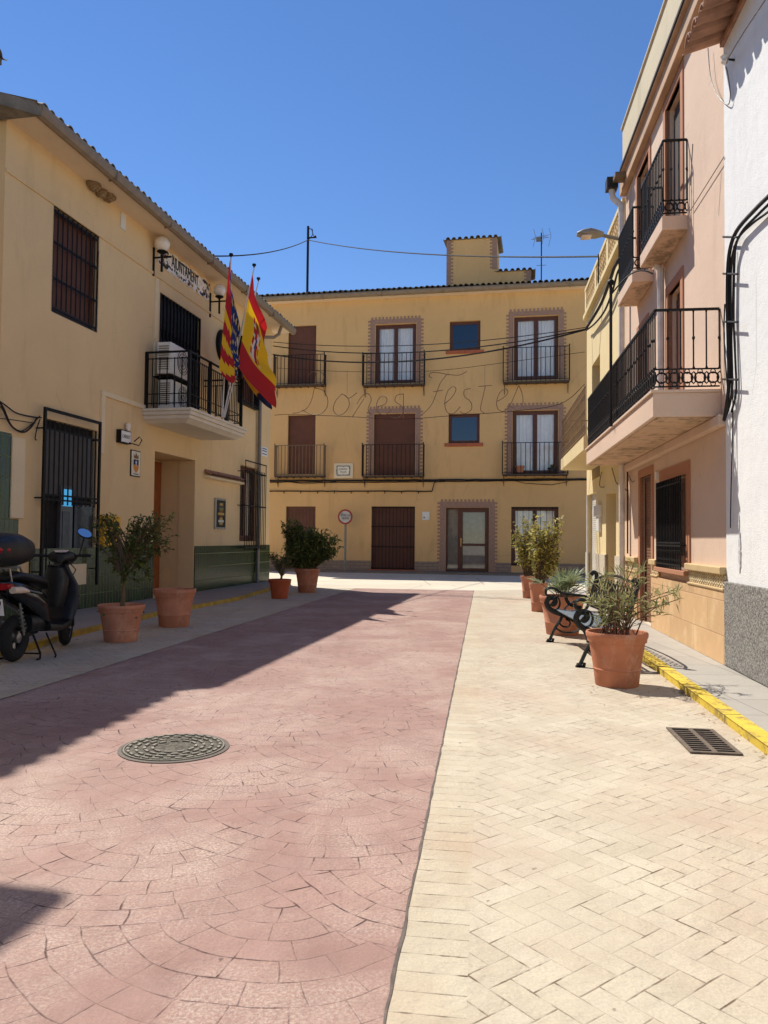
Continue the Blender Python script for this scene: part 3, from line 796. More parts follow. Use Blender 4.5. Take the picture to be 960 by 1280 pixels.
# balconies
def balcony(par, fr, px0, px1, pt, pb, out=0.42, nb=14, knob=False, m='iron', lift=0.0):
    a = fr.at(px0, (pt+pb)/2, -out)[0]; c = fr.at(px1, (pt+pb)/2, -out)[0]
    zt = (fr.z(px0, pt, -out)+fr.z(px1, pt, -out))/2; zb = (fr.z(px0, pb, -out)+fr.z(px1, pb, -out))/2
    s = MB().box(a, c, -out, 0, zb, zb+.05)
    for x in (a+.03, c-.06):
        s.tube([(x+.015, -out+.03, zb), (x+.015, -.02, zb-.33)], .014, 4); s.tube([(x+.015,-.02,zb-.42),(x+.015,-.02,zb)], .014, 4)
    for i in range(7): x = a+.15+(c-a-.3)*i/6; s.box(x-.02, x+.02, -out, -.0, zb-.03, zb-.002)
    sl = s.build('balcony', plain('dark_balcony_floor', lin(78,62,50), .8), par)
    r = MB(); o = -out+.02
    for (p, q) in (((a,o),(c,o)), ((a,o),(a,-.01)), ((c,o),(c,-.01))):
        k = nb if abs(p[0]-q[0]) > .1 else 4
        rail_bars(r, (*p,0), (*q,0), zb+.05, zt, k, .015, knob)
        r.tube([(p[0],p[1],zt),(q[0],q[1],zt)], .02, 4, flat=.7); r.tube([(p[0],p[1],zb+.11),(q[0],q[1],zb+.11)], .012, 4)
    for x in (a, c): r.tube([(x,o,zb+.04),(x,o,zt+.03)], .022, 6); r.sphere((x,o,zt+.06), .03, 8, 6)
    r.build('railing', m, sl)
    return sl
for (p0, p1, t, b_, mm) in ((342,405,443.5,482,'ironrust'), (453,530,441,481.5,'iron'), (629,712,433.5,477.5,'iron'),
                        (343,404.5,556.5,596,'ironbrown'), (452.5,529,555.5,596,'ironrust'), (628,710,553,594,'iron')):
    balcony(house, BW, p0, p1, t, b_, m=mm)
# stair tower on the roof
tw = MB(); ty = 1.2
a = BW.at(558, 350, ty)[0]; c = BW.at(621, 350, ty)[0]; e = BW.at(664, 345, ty)[0]
zt = BW.z(590, 298, ty); zs = BW.z(645, 338, ty); zb = gz+.2
tw.box(a, c, ty, ty+2.6, zb, zt); tw.box(c, e, ty+.0, ty+2.0, zb, zs)
tower = tw.build('stair_tower', 'back', house)
mb = MB()
roof_tiles(mb, a-.06, c+.08, ty-.07, zt-.03, math.radians(6), 7, w=.24, r=.085, ln=.4)
roof_tiles(mb, c+.02, e+.08, ty-.07, zs-.03, math.radians(6), 5, w=.24, r=.085, ln=.4)
mb.build('tower_roof', 'tile', tower)
mb = MB()
def quoin(x, z0, z1, s):
    mb = MB(); mb.box(x, x+s*.2, ty-.015, ty+.03, z0, z1); z = z0+.05
    while z < z1-.08: mb.box(x+s*.2, x+s*.3, ty-.015, ty+.03, z, z+.075); z += .155
    mb.build('brick_quoins', 'brick', tower)
quoin(a, zb, zt, 1); quoin(c, zs+.1, zt, -1); quoin(e, zb, zs, -1)
# flower pot on the first floor balcony
def fpot(x, y, z, r, h, m, label):
    o = on(BW, x, y, z, 'flower_pot', label, 'flower pot')
    MB().lathe([(r*.7,0),(r,h*.8),(r*1.12,h*.8),(r*1.12,h),(r*.95,h),(r*.9,h*.85)], 16).build('pot', m, o, smooth=True)
    return o
bx, bzz = BW.at(650, 592, -.2)
fpot(bx, -.2, bzz+.02, .17, .3, 'terra', 'square-looking terracotta flower pot on the first floor balcony of the ochre house')
bx, bzz = BW.at(690, 592, -.2)
o = fpot(bx, -.2, bzz+.02, .16, .22, 'castiron', 'dark flower pot with a small sprout on the right end of the first floor balcony')
mb = MB()
for i in range(40):
    a_ = U(0,2*PI); d_ = Vector((math.cos(a_)*.5, math.sin(a_)*.5, U(.5,1.3))).normalized(); p = Vector((0,0,.2)); q = p+d_*U(.1,.22); s_ = d_.orthogonal()*.02
    mb.add([p, (p+q)/2+s_, q, (p+q)/2-s_], [(0,1,2,3)])
mb.build('foliage', 'leafdark', o)
# ---- things fixed to the far house
px = BW.at(532.5, 645)[0]; pz = bz(532.5, 645)
o = on(BW, px, 0, pz, 'meter_box', 'small white meter box on the ochre wall left of the glazed entrance', 'meter box')
MB().box(-.16,.16,-.05,.0,-.18,.18).build('case', 'plastic', o, bevel=.008); MB().box(-.13,.13,-.06,-.05,-.15,.15).build('lid', 'plastic', o, bevel=.004)
MB().lathe([(.03,0),(.03,.012)], 12, (-.07,-.072,-.06), 'y').build('lock', 'ink', o)
px, pz = BW.at(429.5, 588.5)
o = on(BW, px, 0, pz, 'street_name_plaque', 'painted ceramic street name plaque with dark scroll border above the cables', 'plaque')
W_, H_ = .43, .33
MB().box(-W_,W_,-.05,.0,-H_,H_).build('surround', 'hall_trim', o, bevel=.01)
mb = MB(); mb.box(-W_+.09,W_-.09,-.058,-.05,-H_+.08,H_-.08); mb.build('tile_panel', plain('glazed_white_tile', lin(226,222,208), .2), o)
mb = MB()
rn = random.Random(5)
for i in range(46):
    t = i/46*2*PI; cx, cz = (W_-.15)*max(-1,min(1,1.35*math.cos(t))), (H_-.13)*max(-1,min(1,1.35*math.sin(t)))
    mb.ring((cx+rn.uniform(-.012,.012), -.06, cz+rn.uniform(-.012,.012)), .024, .008, 'y', 8, 4)
mb.build('scroll_border', plain('dark_green_glaze', lin(52,58,46), .3), o)
text_mesh('CARRER', .1, 'lettering', 'ink', o, (0,-.06,.06)); text_mesh('MAJOR', .09, 'lettering', 'ink', o, (0,-.06,-.06))
# cables along the far house
def cable_thing(name, label, paths, m='cable', cat='cable', group=None):
    mb = MB()
    for pts, r in paths: mb.tube(pts, r, 5)
    o = mb.build(name, m, None, smooth=True); tag(o, label, cat, group); return o
def wallrun(fr, pts, y=-.05, wig=.01):
    out = []
    P = [(fr.at(a, b, y)) for a, b in pts]
    for i in range(len(P)-1):
        n = max(2, int(abs(P[i+1][0]-P[i][0])/.3)+2)
        for k in range(n):
            t = k/n; out.append(tuple(fr.w(P[i][0]+(P[i+1][0]-P[i][0])*t, y+U(-wig,wig)*.4, P[i][1]+(P[i+1][1]-P[i][1])*t+U(-wig,wig))))
    out.append(tuple(fr.w(P[-1][0], y, P[-1][1]))); return out
cable_thing('cable_bundle', 'thick black cable bundle running straight under the first floor balconies', [
    (wallrun(BW, [(300,601),(460,600.5),(735,599)], -.07), .042), (wallrun(BW, [(300,602.5),(460,603),(735,600)], -.05), .02)])
cable_thing('cable_bundle', 'thinner cable strung on clips below the thick bundle, ending left of the entrance', [
    (wallrun(BW, [(300,614),(440,614),(540,614)], -.06), .026), (wallrun(BW, [(540,614),(543,603),(560,600)], -.06), .02),
    (wallrun(BW, [(640,600),(655,604),(690,606),(710,602)], -.08, .003), .012), (wallrun(BW, [(345,600),(380,605),(420,602)], -.08, .003), .012)] +
    [(wallrun(BW, [(p,614),(p,617)], -.05, .002), .02) for p in range(355, 540, 21)])

# ================================================================== town hall (left)
hall = thing('town_hall', 'two storey cream town hall with green tiled dado and balcony on the left', 'town hall', LW.o, LW.ang)
lx, lz = LW.x, LW.z
X0 = lx(-6); X1 = cor
ZT = lz(110, 228)                           # soffit meets wall
hz1 = (lz(58,249)+lz(115,288))/2; hz0 = (lz(56.3,388.7)+lz(114,409))/2
win1 = (lx(57), hz0, lx(115), hz1, .22)
bal_z = lz(179, 511); dtop = (lz(196.8,361)+lz(248.6,398))/2
bdoor = (lx(197,0,4), bal_z+.02, lx(248.5,0,4), dtop, .22)
w2b = (lz(306,511)+0)/1; 
Xw2a, Xw2b = lx(296,0,4), lx(318,0,4)
w2z0 = lz(318, 512.5); win2 = (Xw2a, w2z0, Xw2b, w2z0+ (hz1-hz0), .2)
dz = (lz(191.4,563)+lz(244,575.5))/2
door = (lx(191.4), SW, lx(243), dz)
# depth of the porch: its far corner shows at column 198
dd = 0.2
for _ in range(60):
    if proj(LW.w(door[2], dd, 1.4))[0] > 199: dd += .03
door = door + (dd,)
atm = (lx(54), .55, lx(119), (lz(54,512)+lz(119,531))/2-.12, .25)
w3 = (lx(299), (lz(299,677)+lz(322,676))/2, lx(321.5), (lz(299,580)+lz(321.5,586))/2, .2)
mb = MB().wall(X0, X1, 0, ZT, [win1, bdoor, win2, door, atm, w3]); mb.shell(X0, X1, 8, 0, ZT)
mb.build('wall', 'hall', hall)
MB().box(door[0]-.2, door[2]+.2, dd+.001, dd+.05, SW-.05, dz+.1).build('porch_back', 'hall', hall)
dl = MB().box(door[0]+.02, door[2]-.03, dd-.06, dd-.002, SW, dz-.05).build('door', 'woodlight', hall, bevel=.005)
MB().box(door[0]+.3, door[2]-.62, dd-.075, dd-.06, SW+.3, dz-.3).build('door_panel', 'woodlight', dl, bevel=.004)
xs = door[2]
for _ in range(1): pass
MB().box(xs-.03, xs-.001, .0, .42, SW, dz-.002).build('porch_pilaster', 'hall', hall)
# dado
dh = (lz(240,683)+lz(330,680.5)+lz(107,685.5))/3
xg = lx(37)
mb = MB(); y = -.025
for (a, b, z) in ((X0, lx(9.5), lz(3,540)), (lx(9.5), lx(21), lz(15,649)), (lx(37), door[0], dh), (door[2], X1+.025, dh)):
    mb.box(a, b, y, .1, SW, z)
mb.box(X1-.1, X1+.025, .1, 6, SW, dh)
mb.box(lx(21), lx(37), y, .1, SW, SW+.5)
mb.build('dado', 'green', hall)
MB().box(lx(85), lx(107), -.035, -.02, lz(96,731), lz(96,705)).build('blank_panel', 'hall_trim', hall)
MB().box(lx(9.6), lx(26), -.05, 0, lz(20,648), lz(20,547)).build('blank_pilaster', 'hall_trim', hall, bevel=.01)
# string course and moulded strips
zb1 = (lz(3,205)+lz(192,340)+lz(272,398))/3
MB().box(X0, X1, -.03, 0.01, zb1-.06, zb1).build('string_course', 'hall', hall, bevel=.008)
mb = MB(); mb.box(lx(190.5,0,4.5), lx(194,0,4.5), -.04, 0.01, bal_z, zb1-.1)
zl = (lz(121,484)+lz(178,507))/2
mb.box(lx(121.5), lx(180), -.04, 0.01, zl-.1, zl); mb.box(lx(121.5), lx(126), -.04, 0.01, lz(124,567), zl-.1)
mb.build('moulded_strip', 'hall_trim', hall, bevel=.01)
# eaves: soffit, gutter, tiles
ov = .55
gzb = ZT+.03
def Lpoly(mb_, y, z): pass
xe0 = lx(41, -ov, 6); xe1 = LW.x(365, -ov, 6)
zg = (LW.z(60,153,-ov)+LW.z(366,420,-ov))/2
mb = MB().box(xe0, xe1-.05, -ov+.02, .05, ZT-.01, zg+.06); mb.build('eaves_soffit', 'soffit', hall)
mb = MB(); prof = [(-.11,.17),(-.12,.1),(-.09,.01),(-.03,-.02),(.03,0),(.05,.08),(.05,.15)]
for i in range(len(prof)-1):
    (ya, za), (yb, zb) = prof[i], prof[i+1]
    mb.quad((xe0,-ov+ya,zg+za),(xe1,-ov+ya,zg+za),(xe1,-ov+yb,zg+zb),(xe0,-ov+yb,zg+zb))
for e in (xe0, xe1-.006): mb.prism([(-ov+p, zg+q) for p, q in prof], e, e+.006, 'yz')
n = int((xe1-xe0)/2)
for i in range(1, n): x = xe0+(xe1-xe0)*i/n; mb.box(x, x+.025, -ov-.125, -ov+.05, zg-.03, zg+.165)
mb.build('gutter', 'gutter', hall)
mb = MB(); roof_tiles(mb, xe0, xe1, -ov-.06, zg+.13, math.radians(17), 9, w=.22, r=.085, ln=.4)
Lr = 9*.4; rp = math.radians(17)
mb.quad((xe0,-ov,zg+.12),(xe1,-ov,zg+.12),(xe1,4.2,zg+.12+4.75*math.tan(rp)),(xe0,4.2,zg+.12+4.75*math.tan(rp)))
mb.quad((xe0,9,zg+.12),(xe1,9,zg+.12),(xe1,4.2,zg+.12+4.75*math.tan(rp)),(xe0,4.2,zg+.12+4.75*math.tan(rp)))
for e in (xe0, xe1): mb.add([(e,-ov,zg+.12),(e,4.2,zg+.12+4.75*math.tan(rp)),(e,9,zg+.12)], [(0,1,2)])
mb.build('roof', 'tile', hall)
# hipped end: the eaves turn back towards the left of the street
mb = MB(); ev = -ov
for _ in range(200):
    if proj(LW.w(LW.x(-25, ev, 6), ev, zg+.17))[1] < 108: ev += .03
ex = LW.x(-25, ev, 6)
mb.add([(xe0,-ov-.1,zg-.02),(ex,ev,zg-.02),(ex,ev,zg+.17),(xe0,-ov-.1,zg+.17),(xe0,.6,zg-.02),(ex,1.6,zg-.02),(ex,1.6,zg+.17),(xe0,.6,zg+.17)],
       [(0,1,2,3),(0,4,5,1),(3,2,6,7),(4,7,6,5),(0,3,7,4),(1,5,6,2)])
mb.build('eaves_return', plain('weathered_grey_eaves', lin(120,112,100), .9, var=.3, bump=.5), hall)
# windows with bars
def barred(par, r, nb, out=.05, rails=(.04,.32,.66,.95), name='window', rm='iron', hang=.1):
    a, b, c, d = r[:4]
    w = MB().box(a, a+.08, .1, .16, b, d).box(c-.08, c, .1, .16, b, d).box(a+.08, c-.08, .1, .16, d-.08, d).box(a+.08, c-.08, .1, .16, b, b+.1)
    win = w.build(name, 'wood', par, bevel=.004)
    mb2 = MB().box(a+.08, c-.08, .13, .15, b+.1, d-.08); mb2.build('shutter', 'shutter', win)
    g_ = MB()
    for i in range(nb): x = a+.06+(c-a-.12)*(i+.5)/nb; g_.tube([(x,-out,b+hang),(x,-out,d-.05)], .013, 5)
    for t in rails: z = b+(d-b)*t; g_.box(a, c, -out+.002, -out+.03, z-.018, z+.018)
    g_.box(a-.02, a+.02, -out, .02, b, d).box(c-.02, c+.02, -out, .02, b, d).box(a+.02, c-.02, -out, .02, d-.03, d+.01).box(a+.02, c-.02, -out, .02, b-.01, b+.03)
    g_.build('grille', rm, win)
    return win
barred(hall, win1, 9, .0); barred(hall, win2, 9, .12)
# balcony door with dark shutters
a, b, c, d = bdoor[:4]
dr = MB().box(a, c, .12, .17, b, d).build('balcony_door', 'mattblack', hall)
mb = MB(); n = 12
for i in range(n+1): x = a+.03+(c-a-.06)*i/n; mb.box(x-.018, x+.018, -.01, .03, b, d-.02)
for t in (.01,.35,.7,.99): z = b+(d-b)*t; mb.box(a, c, .03, .06, z-.025, z+.025)
mb.build('shutter_bars', 'iron', dr)
# lower right barred window, cage standing proud
a, b, c, d = w3[:4]
win = french(hall, a, b, c, d, curtains=True)
mb = MB(); o_ = -.22; ca, cb, cc, cd = lx(296), b-.25, lx(323), d+.1
n = 12
for i in range(n+1): x = ca+.02+(cc-ca-.04)*i/n; mb.tube([(x,o_,cb),(x,o_,cd-.22 if 0 < i < n else cd)], .012, 5)
for z in (cb+.08, cb+(cd-cb)*.5, cd-.3): mb.box(ca, cc, o_-.01, o_+.015, z-.02, z+.02)
mb.tube([(ca,o_,cd),(cc,o_,cd)], .02, 4)
for x in (ca, cc):
    for z in (cb+.08, cb+(cd-cb)*.5, cd-.3): mb.tube([(x,o_,z),(x,0,z)], .015, 4)
mb.build('grille', 'iron', win)
# cash machine window with its cage
a, b, c, d = atm[:4]
pn = MB().box(a, c, .1, .2, b, d).build('machine_bay', 'dark', hall)
ma, mc = lx(70,.1), lx(88,.1); mz1 = lz(80,607,.0); mz0 = .6
machine = MB().box(ma, mc-.06, .02, .1, mz0, mz1).build('cash_machine', plain('dull_grey_metal', lin(84,86,92), .4, .2), pn, bevel=.01)
MB().box(ma+.04, mc-.1, .008, .02, mz1-.36, mz1-.06).build('screen', 'screen', pn)
MB().box(ma+.05, mc-.16, .01, .02, mz0+.1, mz1-.45).build('keypad_recess', 'navy', pn)
MB().box(mc+.02, c-.02, .04, .1, b+.02, b+(d-b)*.5).build('side_panel', 'navy', pn)
MB().box(a+.03, c-.03, .06, .1, b+(d-b)*.55, d-.15).build('upper_blind', plain('grey_blind', lin(84,82,80), .7), pn)
mb = MB(); o_ = -.16; ga, gc = LW.x(52.6,-.16), LW.x(122,-.16); gt = (LW.z(52.6,508,-.16)+LW.z(122,526,-.16))/2; gb = .5; mid = b+(d-b)*.52
n = 12
for x in (ga, gc): mb.box(x-.025, x+.025, o_-.02, o_+.02, gb, gt)
mb.box(ga, gc, o_-.02, o_+.02, gt-.05, gt)
for i in range(1, n): x = ga+(gc-ga)*i/n; mb.tube([(x,o_,mid-.1),(x,o_,gt-.2)], .014, 5)
for z in (mid-.02, mid+.06, gt-.35): mb.box(ga, gc, o_-.008, o_+.012, z-.015, z+.015)
for x in (ga+.12,): mb.tube([(x,o_,gb),(x,o_,mid)], .014, 5)
for x in (ga, gc):
    for z in (gb+.3, mid, gt-.35): mb.tube([(x,o_,z),(x,0,z)], .016, 4)
mb.build('grille', 'iron', pn)
# balcony
bx0 = lx(179.5,0,3.8); OUT = out_for(LW, bx0, 236.5, bal_z); bx1 = LW.x(303, -OUT, bal_z)
OB = OUT
mb = MB()
zt_, zb_ = bal_z, bal_z-.34
steps = ((.0,0.0),(.05,.06),(.10,.08),(.17,.16))
lay = [(0.10,0.0,.06),(0.07,.06,.14),(0.03,.14,.22)]
for e_, a_, b_ in lay: mb.box(bx0-e_, bx1+e_, -OUT-e_, 0, zt_-b_, zt_-a_)
V = [(bx0-.0,-OUT,zt_-.22),(bx1,-OUT,zt_-.22),(bx1,0,zt_-.22),(bx0,0,zt_-.22),(bx0+.1,-OUT+.12,zt_-.3),(bx1-.1,-OUT+.12,zt_-.3),(bx1-.1,0,zt_-.3),(bx0+.1,0,zt_-.3)]
mb.add(V, [(0,1,5,4),(1,2,6,5),(3,0,4,7),(4,5,6,7)])
bal = mb.build('balcony', plain('cream_moulded_stone', lin(216,206,188), .8, var=.08, sc=2), hall, bevel=.012)
zr = (LW.z(236,437,-OUT)+LW.z(304,476,-OUT)+lz(181,439))/3
mb = MB(); o_ = -OUT+.03; ra, rb = bx0+.03, bx1-.03
for (p, q, n) in (((ra,0),(ra,o_),6), ((ra,o_),(rb,o_),28), ((rb,o_),(rb,0),6)):
    rail_bars(mb, (*p,0), (*q,0), bal_z+.08, zr-.12, n, .012)
    for z, r_ in ((zr,.026),(zr-.14,.014),(bal_z+.12,.014),(bal_z+.32,.012)): mb.tube([(p[0],p[1],z),(q[0],q[1],z)], r_, 4)
for x in (ra, rb, ra+(rb-ra)*.36, ra+(rb-ra)*.68): mb.box(x-.03, x+.03, o_-.03, o_+.03, bal_z, zr+.02)
mb.box(ra-.03, ra+.03, -.06, 0, bal_z, zr)
mb.build('railing', 'iron', bal)
# downpipe
px_ = lx(322, -.08); mb = MB()
mb.tube([(px_,-.09,SW),(px_,-.09,ZT-.75)], .058, 10); mb.build('downpipe', 'pipegrey', hall, smooth=True)
mb = MB(); xx = LW.x(345,-.4,5.6)
mb.tube([(px_,-.09,ZT-.8),(px_,-.09,ZT-.62),(px_+.1,-.12,ZT-.52),(px_+.55,-.3,ZT-.42),(px_+.65,-.42,ZT-.3),(px_+.65,-.5,zg)], .05, 8)
mb.build('gutter_outlet', 'gutter', hall, smooth=True)
# little tiled canopy above the poster
a, c = lx(253.5), lx(298); z = (lz(253.5,597)+lz(298,607))/2
mb = MB().prism([(0,z),(-.16,z+.02),(-.14,z+.08),(0,z+.1)], a, c, 'yz'); cp = mb.build('canopy', 'hall_trim', hall)
mb = MB(); n = 14
for i in range(n):
    x = a+(c-a)*(i+.5)/n; w_ = (c-a)/n*.5; vs = []
    for (yy, zz) in ((-.2, z+.09), (0, z+.2)):
        for k in range(6): t = PI*k/5; vs.append((x-w_*math.cos(t), yy, zz+w_*.6*math.sin(t)))
    mb.add(vs, [(k,k+1,6+k+1,6+k) for k in range(5)])
mb.quad((a,-.19,z+.085),(c,-.19,z+.085),(c,0,z+.19),(a,0,z+.19))
mb.build('canopy_tiles', 'tilered', cp)

# ---- things on the town hall
def globe_lamp(px, py, rpx, bpx, label):
    x = LW.x(bpx, 0, 5.4)
    # arm reaches out until the globe shows at its column
    o_ = out_for(LW, x, px, 5.4); z = LW.z(px, py, -o_)
    t = on(LW, x, 0, z, 'wall_lamp', label, 'wall lamp', 'globe lamps either side of the ceramic sign')
    r = rpx/FPX*(LW.w(x,-o_,z)-EYE).length
    MB().sphere((0,-o_,0), r, 24, 16).build('globe', 'globe', t, smooth=True)
    mb = MB(); zb = -r-.02
    mb.box(-.025,.025,-.03,0,zb-.5,zb+.12); mb.box(-.018,.018,-o_-.22,0,zb-.12,zb-.09); mb.box(-.018,.018,-o_-.02,-o_+.02,zb-.42,zb-.02)
    mb.lathe([(.03,0),(.11,.05),(.1,.07),(.05,.06)], 14, (0,-o_,zb-.04))
    mb.build('bracket', 'iron', t)
    return t
globe_lamp(200, 303, 8.6, 189, 'opal globe lamp on a black bracket at the left end of the ceramic sign')
globe_lamp(272.5, 361.5, 7.2, 260.5, 'opal globe lamp on a black bracket between the ceramic sign and the flags')
sa, sc_ = lx(194,0,5.4), lx(258,0,5.2); sz1 = (lz(213,319)+lz(256,351))/2; sz0 = (lz(213,341)+lz(256,371.5))/2
o = on(LW, (sa+sc_)/2, 0, (sz0+sz1)/2, 'ceramic_sign', 'painted ceramic sign lettered AJUNTAMENT under the eaves', 'sign')
hw, hh = (sc_-sa)/2, (sz1-sz0)/2
mb = MB(); n = 40
poly = [(-hw,-hh)] + [(-hw+2*hw*i/n, -hh-.05*abs(math.sin(i*PI/5))) for i in range(1,n)] + [(hw,-hh),(hw,hh)] + [(hw-2*hw*i/n, hh*(0.92 if i%8 else 1)+.07*abs(math.sin(i*PI/8))) for i in range(1,n)] + [(-hw,hh)]
mb.prism(poly, -.03, 0, 'xz'); mb.build('tile_panel', plain('cream_glazed_tile', lin(236,230,220), .3), o)
text_mesh('AJUNTAMENT', .36, 'lettering', 'ink', o, (-.02,-.035,.04), .004, sx=.62)
rn = random.Random(9); cols = [lin(60,64,96), lin(190,140,60), lin(70,90,60), lin(110,60,50)]
mb = MB()
for i in range(150):
    s_ = rn.choice((-1,1)); u = rn.random()
    if i < 70: cx, cz = s_*(hw-.05-rn.random()*.38), rn.uniform(-hh, hh)
    else: cx, cz = rn.uniform(-hw, hw), -hh+.0+rn.random()*.09 if i < 115 else hh+rn.random()*.05-.06
    w_, h_ = rn.uniform(.02,.07), rn.uniform(.02,.05)
    mb.add([(cx-w_,-.034,cz),(cx,-.034,cz-h_),(cx+w_,-.034,cz),(cx,-.034,cz+h_)], [(0,1,2,3)], rn.choice(cols))
mb.build('painted_flourish', 'vcol', o)
# wall disc
x = LW.x(276.5, 0, 4.6); z = lz(276.5, 432)
o = on(LW, x, 0, z, 'wall_clock', 'round black disc on the wall half hidden behind the flags', 'wall disc')
mb = MB().lathe([(.0001,-.14),(.3,-.14),(.42,-.1),(.44,0)], 30, (0,0,0), 'y'); mb.build('rim', 'iron', o, smooth=True)
MB().lathe([(.0001,-.02),(.3,-.02),(.3,0)], 30, (0,-.14,0), 'y').build('face', 'mattblack', o)
# coat of arms plaque
x = (lx(160.5)+lx(172.5))/2; z = (lz(166,562.5)+lz(166,595.5))/2; hw = (lx(172.5)-lx(160.5))/2; hh = (lz(166,562)-lz(166,595))/2
o = on(LW, x, 0, z, 'crest_plaque', 'white ceramic plaque with crown and blue and orange shield beside the doorway', 'plaque')
MB().box(-hw,hw,-.02,0,-hh,hh).build('frame', 'iron', o)
MB().box(-hw+.02,hw-.02,-.026,-.02,-hh+.02,hh-.02).build('tile_panel', plain('cream_glaze', lin(226,214,190), .25), o)
mb = MB(); k = hw/.26; Z = lambda v: v*hh/.4
mb.add([(-.14*k,-.03,Z(.12)),(.14*k,-.03,Z(.12)),(.14*k,-.03,Z(-.04)),(-.14*k,-.03,Z(-.04))], [(3,2,1,0)], lin(40,46,76))
mb.add([(-.14*k,-.03,Z(-.042)),(.14*k,-.03,Z(-.042)),(.13*k,-.03,Z(-.16)),(.07*k,-.03,Z(-.24)),(0,-.03,Z(-.27)),(-.07*k,-.03,Z(-.24)),(-.13*k,-.03,Z(-.16))], [(6,5,4,3,2,1,0)], lin(210,140,60))
mb.add([(-.05*k,-.032,Z(.05)),(0,-.032,Z(.1)),(.05*k,-.032,Z(.05)),(0,-.032,Z(-.1))], [(0,1,2,3)], lin(190,200,220))
mb.add([(-.12*k,-.03,Z(.15)),(.12*k,-.03,Z(.15)),(.14*k,-.03,Z(.3)),(.07*k,-.03,Z(.22)),(0,-.03,Z(.33)),(-.07*k,-.03,Z(.22)),(-.14*k,-.03,Z(.3))], [(6,5,4,3,2,1,0)], lin(130,104,64))
mb.add([(-.14*k,-.03,Z(-.31)),(.14*k,-.03,Z(-.31)),(.14*k,-.03,Z(-.335)),(-.14*k,-.03,Z(-.335))], [(3,2,1,0)], lin(60,56,60))
mb.build('painted_crest', 'vcol', o)
# small lit notice with lamp over it
x = (lx(142.5)+lx(155.5))/2; z = lz(149,545.5); hw = (lx(155.5)-lx(142.5))/2
o = on(LW, x, 0, z, 'notice_box', 'small white lettered notice box with a little lamp on top', 'sign')
MB().box(-hw,hw,-.1,0,-.13,.13).build('case', 'iron', o); MB().box(-hw+.02,hw-.02,-.106,-.1,-.11,.11).build('face', 'whitepaint', o)
text_mesh('OBERT', .1, 'lettering', 'steel', o, (0,-.11,.0))
MB().lathe([(.0001,.3),(.05,.29),(.055,.2),(.03,.14)], 12, (hw*.7,-.06,0)).build('lamp', 'globe', o, smooth=True)
mb = MB().tube([(hw*.6,-.1,-.1),(hw*.8,-.3,-.16),(hw*1.0,-.34,-.04),(hw*.9,-.3,.02),(hw*.7,-.2,-.08)], .012, 5); mb.build('bracket', 'iron', o)
# poster case
x = (lx(267)+lx(279.8))/2; z = (lz(273,623)+lz(273,661.5))/2; hw = (lx(279.8)-lx(267))/2; hh = (lz(273,623)-lz(273,661.5))/2
o = on(LW, x, 0, z, 'poster_case', 'aluminium framed notice case with a dark poster under the tiled canopy', 'notice case')
MB().box(-hw,hw,-.05,0,-hh,hh).build('frame', 'alu', o, bevel=.006)
MB().box(-hw+.05,hw-.05,-.053,-.05,-hh+.05,hh-.05).build('poster', 'castiron', o)
mb = MB(); rn = random.Random(4)
for i in range(9):
    cz = -hh+.12+(2*hh-.24)*i/9; w_ = rn.uniform(.3,.8)*(hw-.07); cc = rn.choice([lin(190,160,90), lin(120,130,80), lin(90,80,70), lin(200,200,190), lin(140,90,50)])
    mb.add([(-w_,-.056,cz),(w_,-.056,cz),(w_,-.056,cz+.06),(-w_,-.056,cz+.06)], [(0,1,2,3)], cc)
mb.build('printing', 'vcol', o)
# yellow box behind the plant
x = (lx(122)+lx(143))/2; z = (lz(132,645)+lz(132,683))/2; hw = (lx(143)-lx(122))/2; hh = (lz(132,645)-lz(132,683))/2
o = on(LW, x, 0, z, 'post_box', 'yellow wall box behind the tall potted shrub', 'post box')
MB().box(-hw,hw,-.14,0,-hh,hh).build('body', 'yellowpaint', o, bevel=.02); MB().box(-hw*.6,hw*.6,-.15,-.14,hh*.4,hh*.52).build('slot', 'ink', o)
# blank white tablet, street number plate
x = (lx(141.5)+lx(147))/2
tag(MB().box(-.09,.09,-.03,0,-.16,.16).build('wall_tablet', 'plastic', None, bevel=.005), 'small blank white tablet high on the wall below the mud nests', 'tablet')
o = bpy.data.objects['wall_tablet']; o.location = LW.w(x,0,lz(144,270)); o.rotation_euler = (0,0,LW.ang)
x = (lx(325.5)+lx(331.5))/2; z = lz(328.5,564); hw = (lx(332)-lx(325))/2
o = on(LW, x, 0, z, 'number_plate', 'small white and blue plate on the wall right of the downpipe', 'plate')
MB().box(-hw,hw,-.015,0,-.14,.14).build('plate', 'whitepaint', o)
mb = MB()
for zz in (-.09,.0,.07): mb.box(-hw+.04,hw-.05,-.019,-.0155,zz,zz+.03)
mb.build('blue_bars', plain('blue_paint', lin(60,90,150), .5), o)
# mud nests
for i, (px, py, rp) in enumerate(((117,230,.11),(126,238,.085),(135,244,.125))):
    x, z = LW.at(px, py, -.08)
    mb = MB(); rn = random.Random(i)
    prof = [(.0001,-.0),(.05,.01),(.1,.05),(.12,.11),(.11,.16),(.07,.19),(.06,.15)]
    mb.lathe([(r*rp/.09, zz*rp/.08-.14) for r, zz in prof], 12, (0,0,0))
    mb.v = [(a*(1+rn.uniform(-.2,.2)), b*(1+rn.uniform(-.2,.2)), c+rn.uniform(-.02,.02)) for a, b, c in mb.v]
    q = mb.build('mud_nest', 'nest', None)
    q.location = LW.w(x, -.09, z); q.rotation_euler = (0,0,LW.ang)
    tag(q, ('leftmost of the three mud nests under the town hall eaves', 'small middle one of the three mud nests under the eaves', 'largest and rightmost of the three mud nests under the eaves')[i], 'nest', 'mud nests under the eaves')
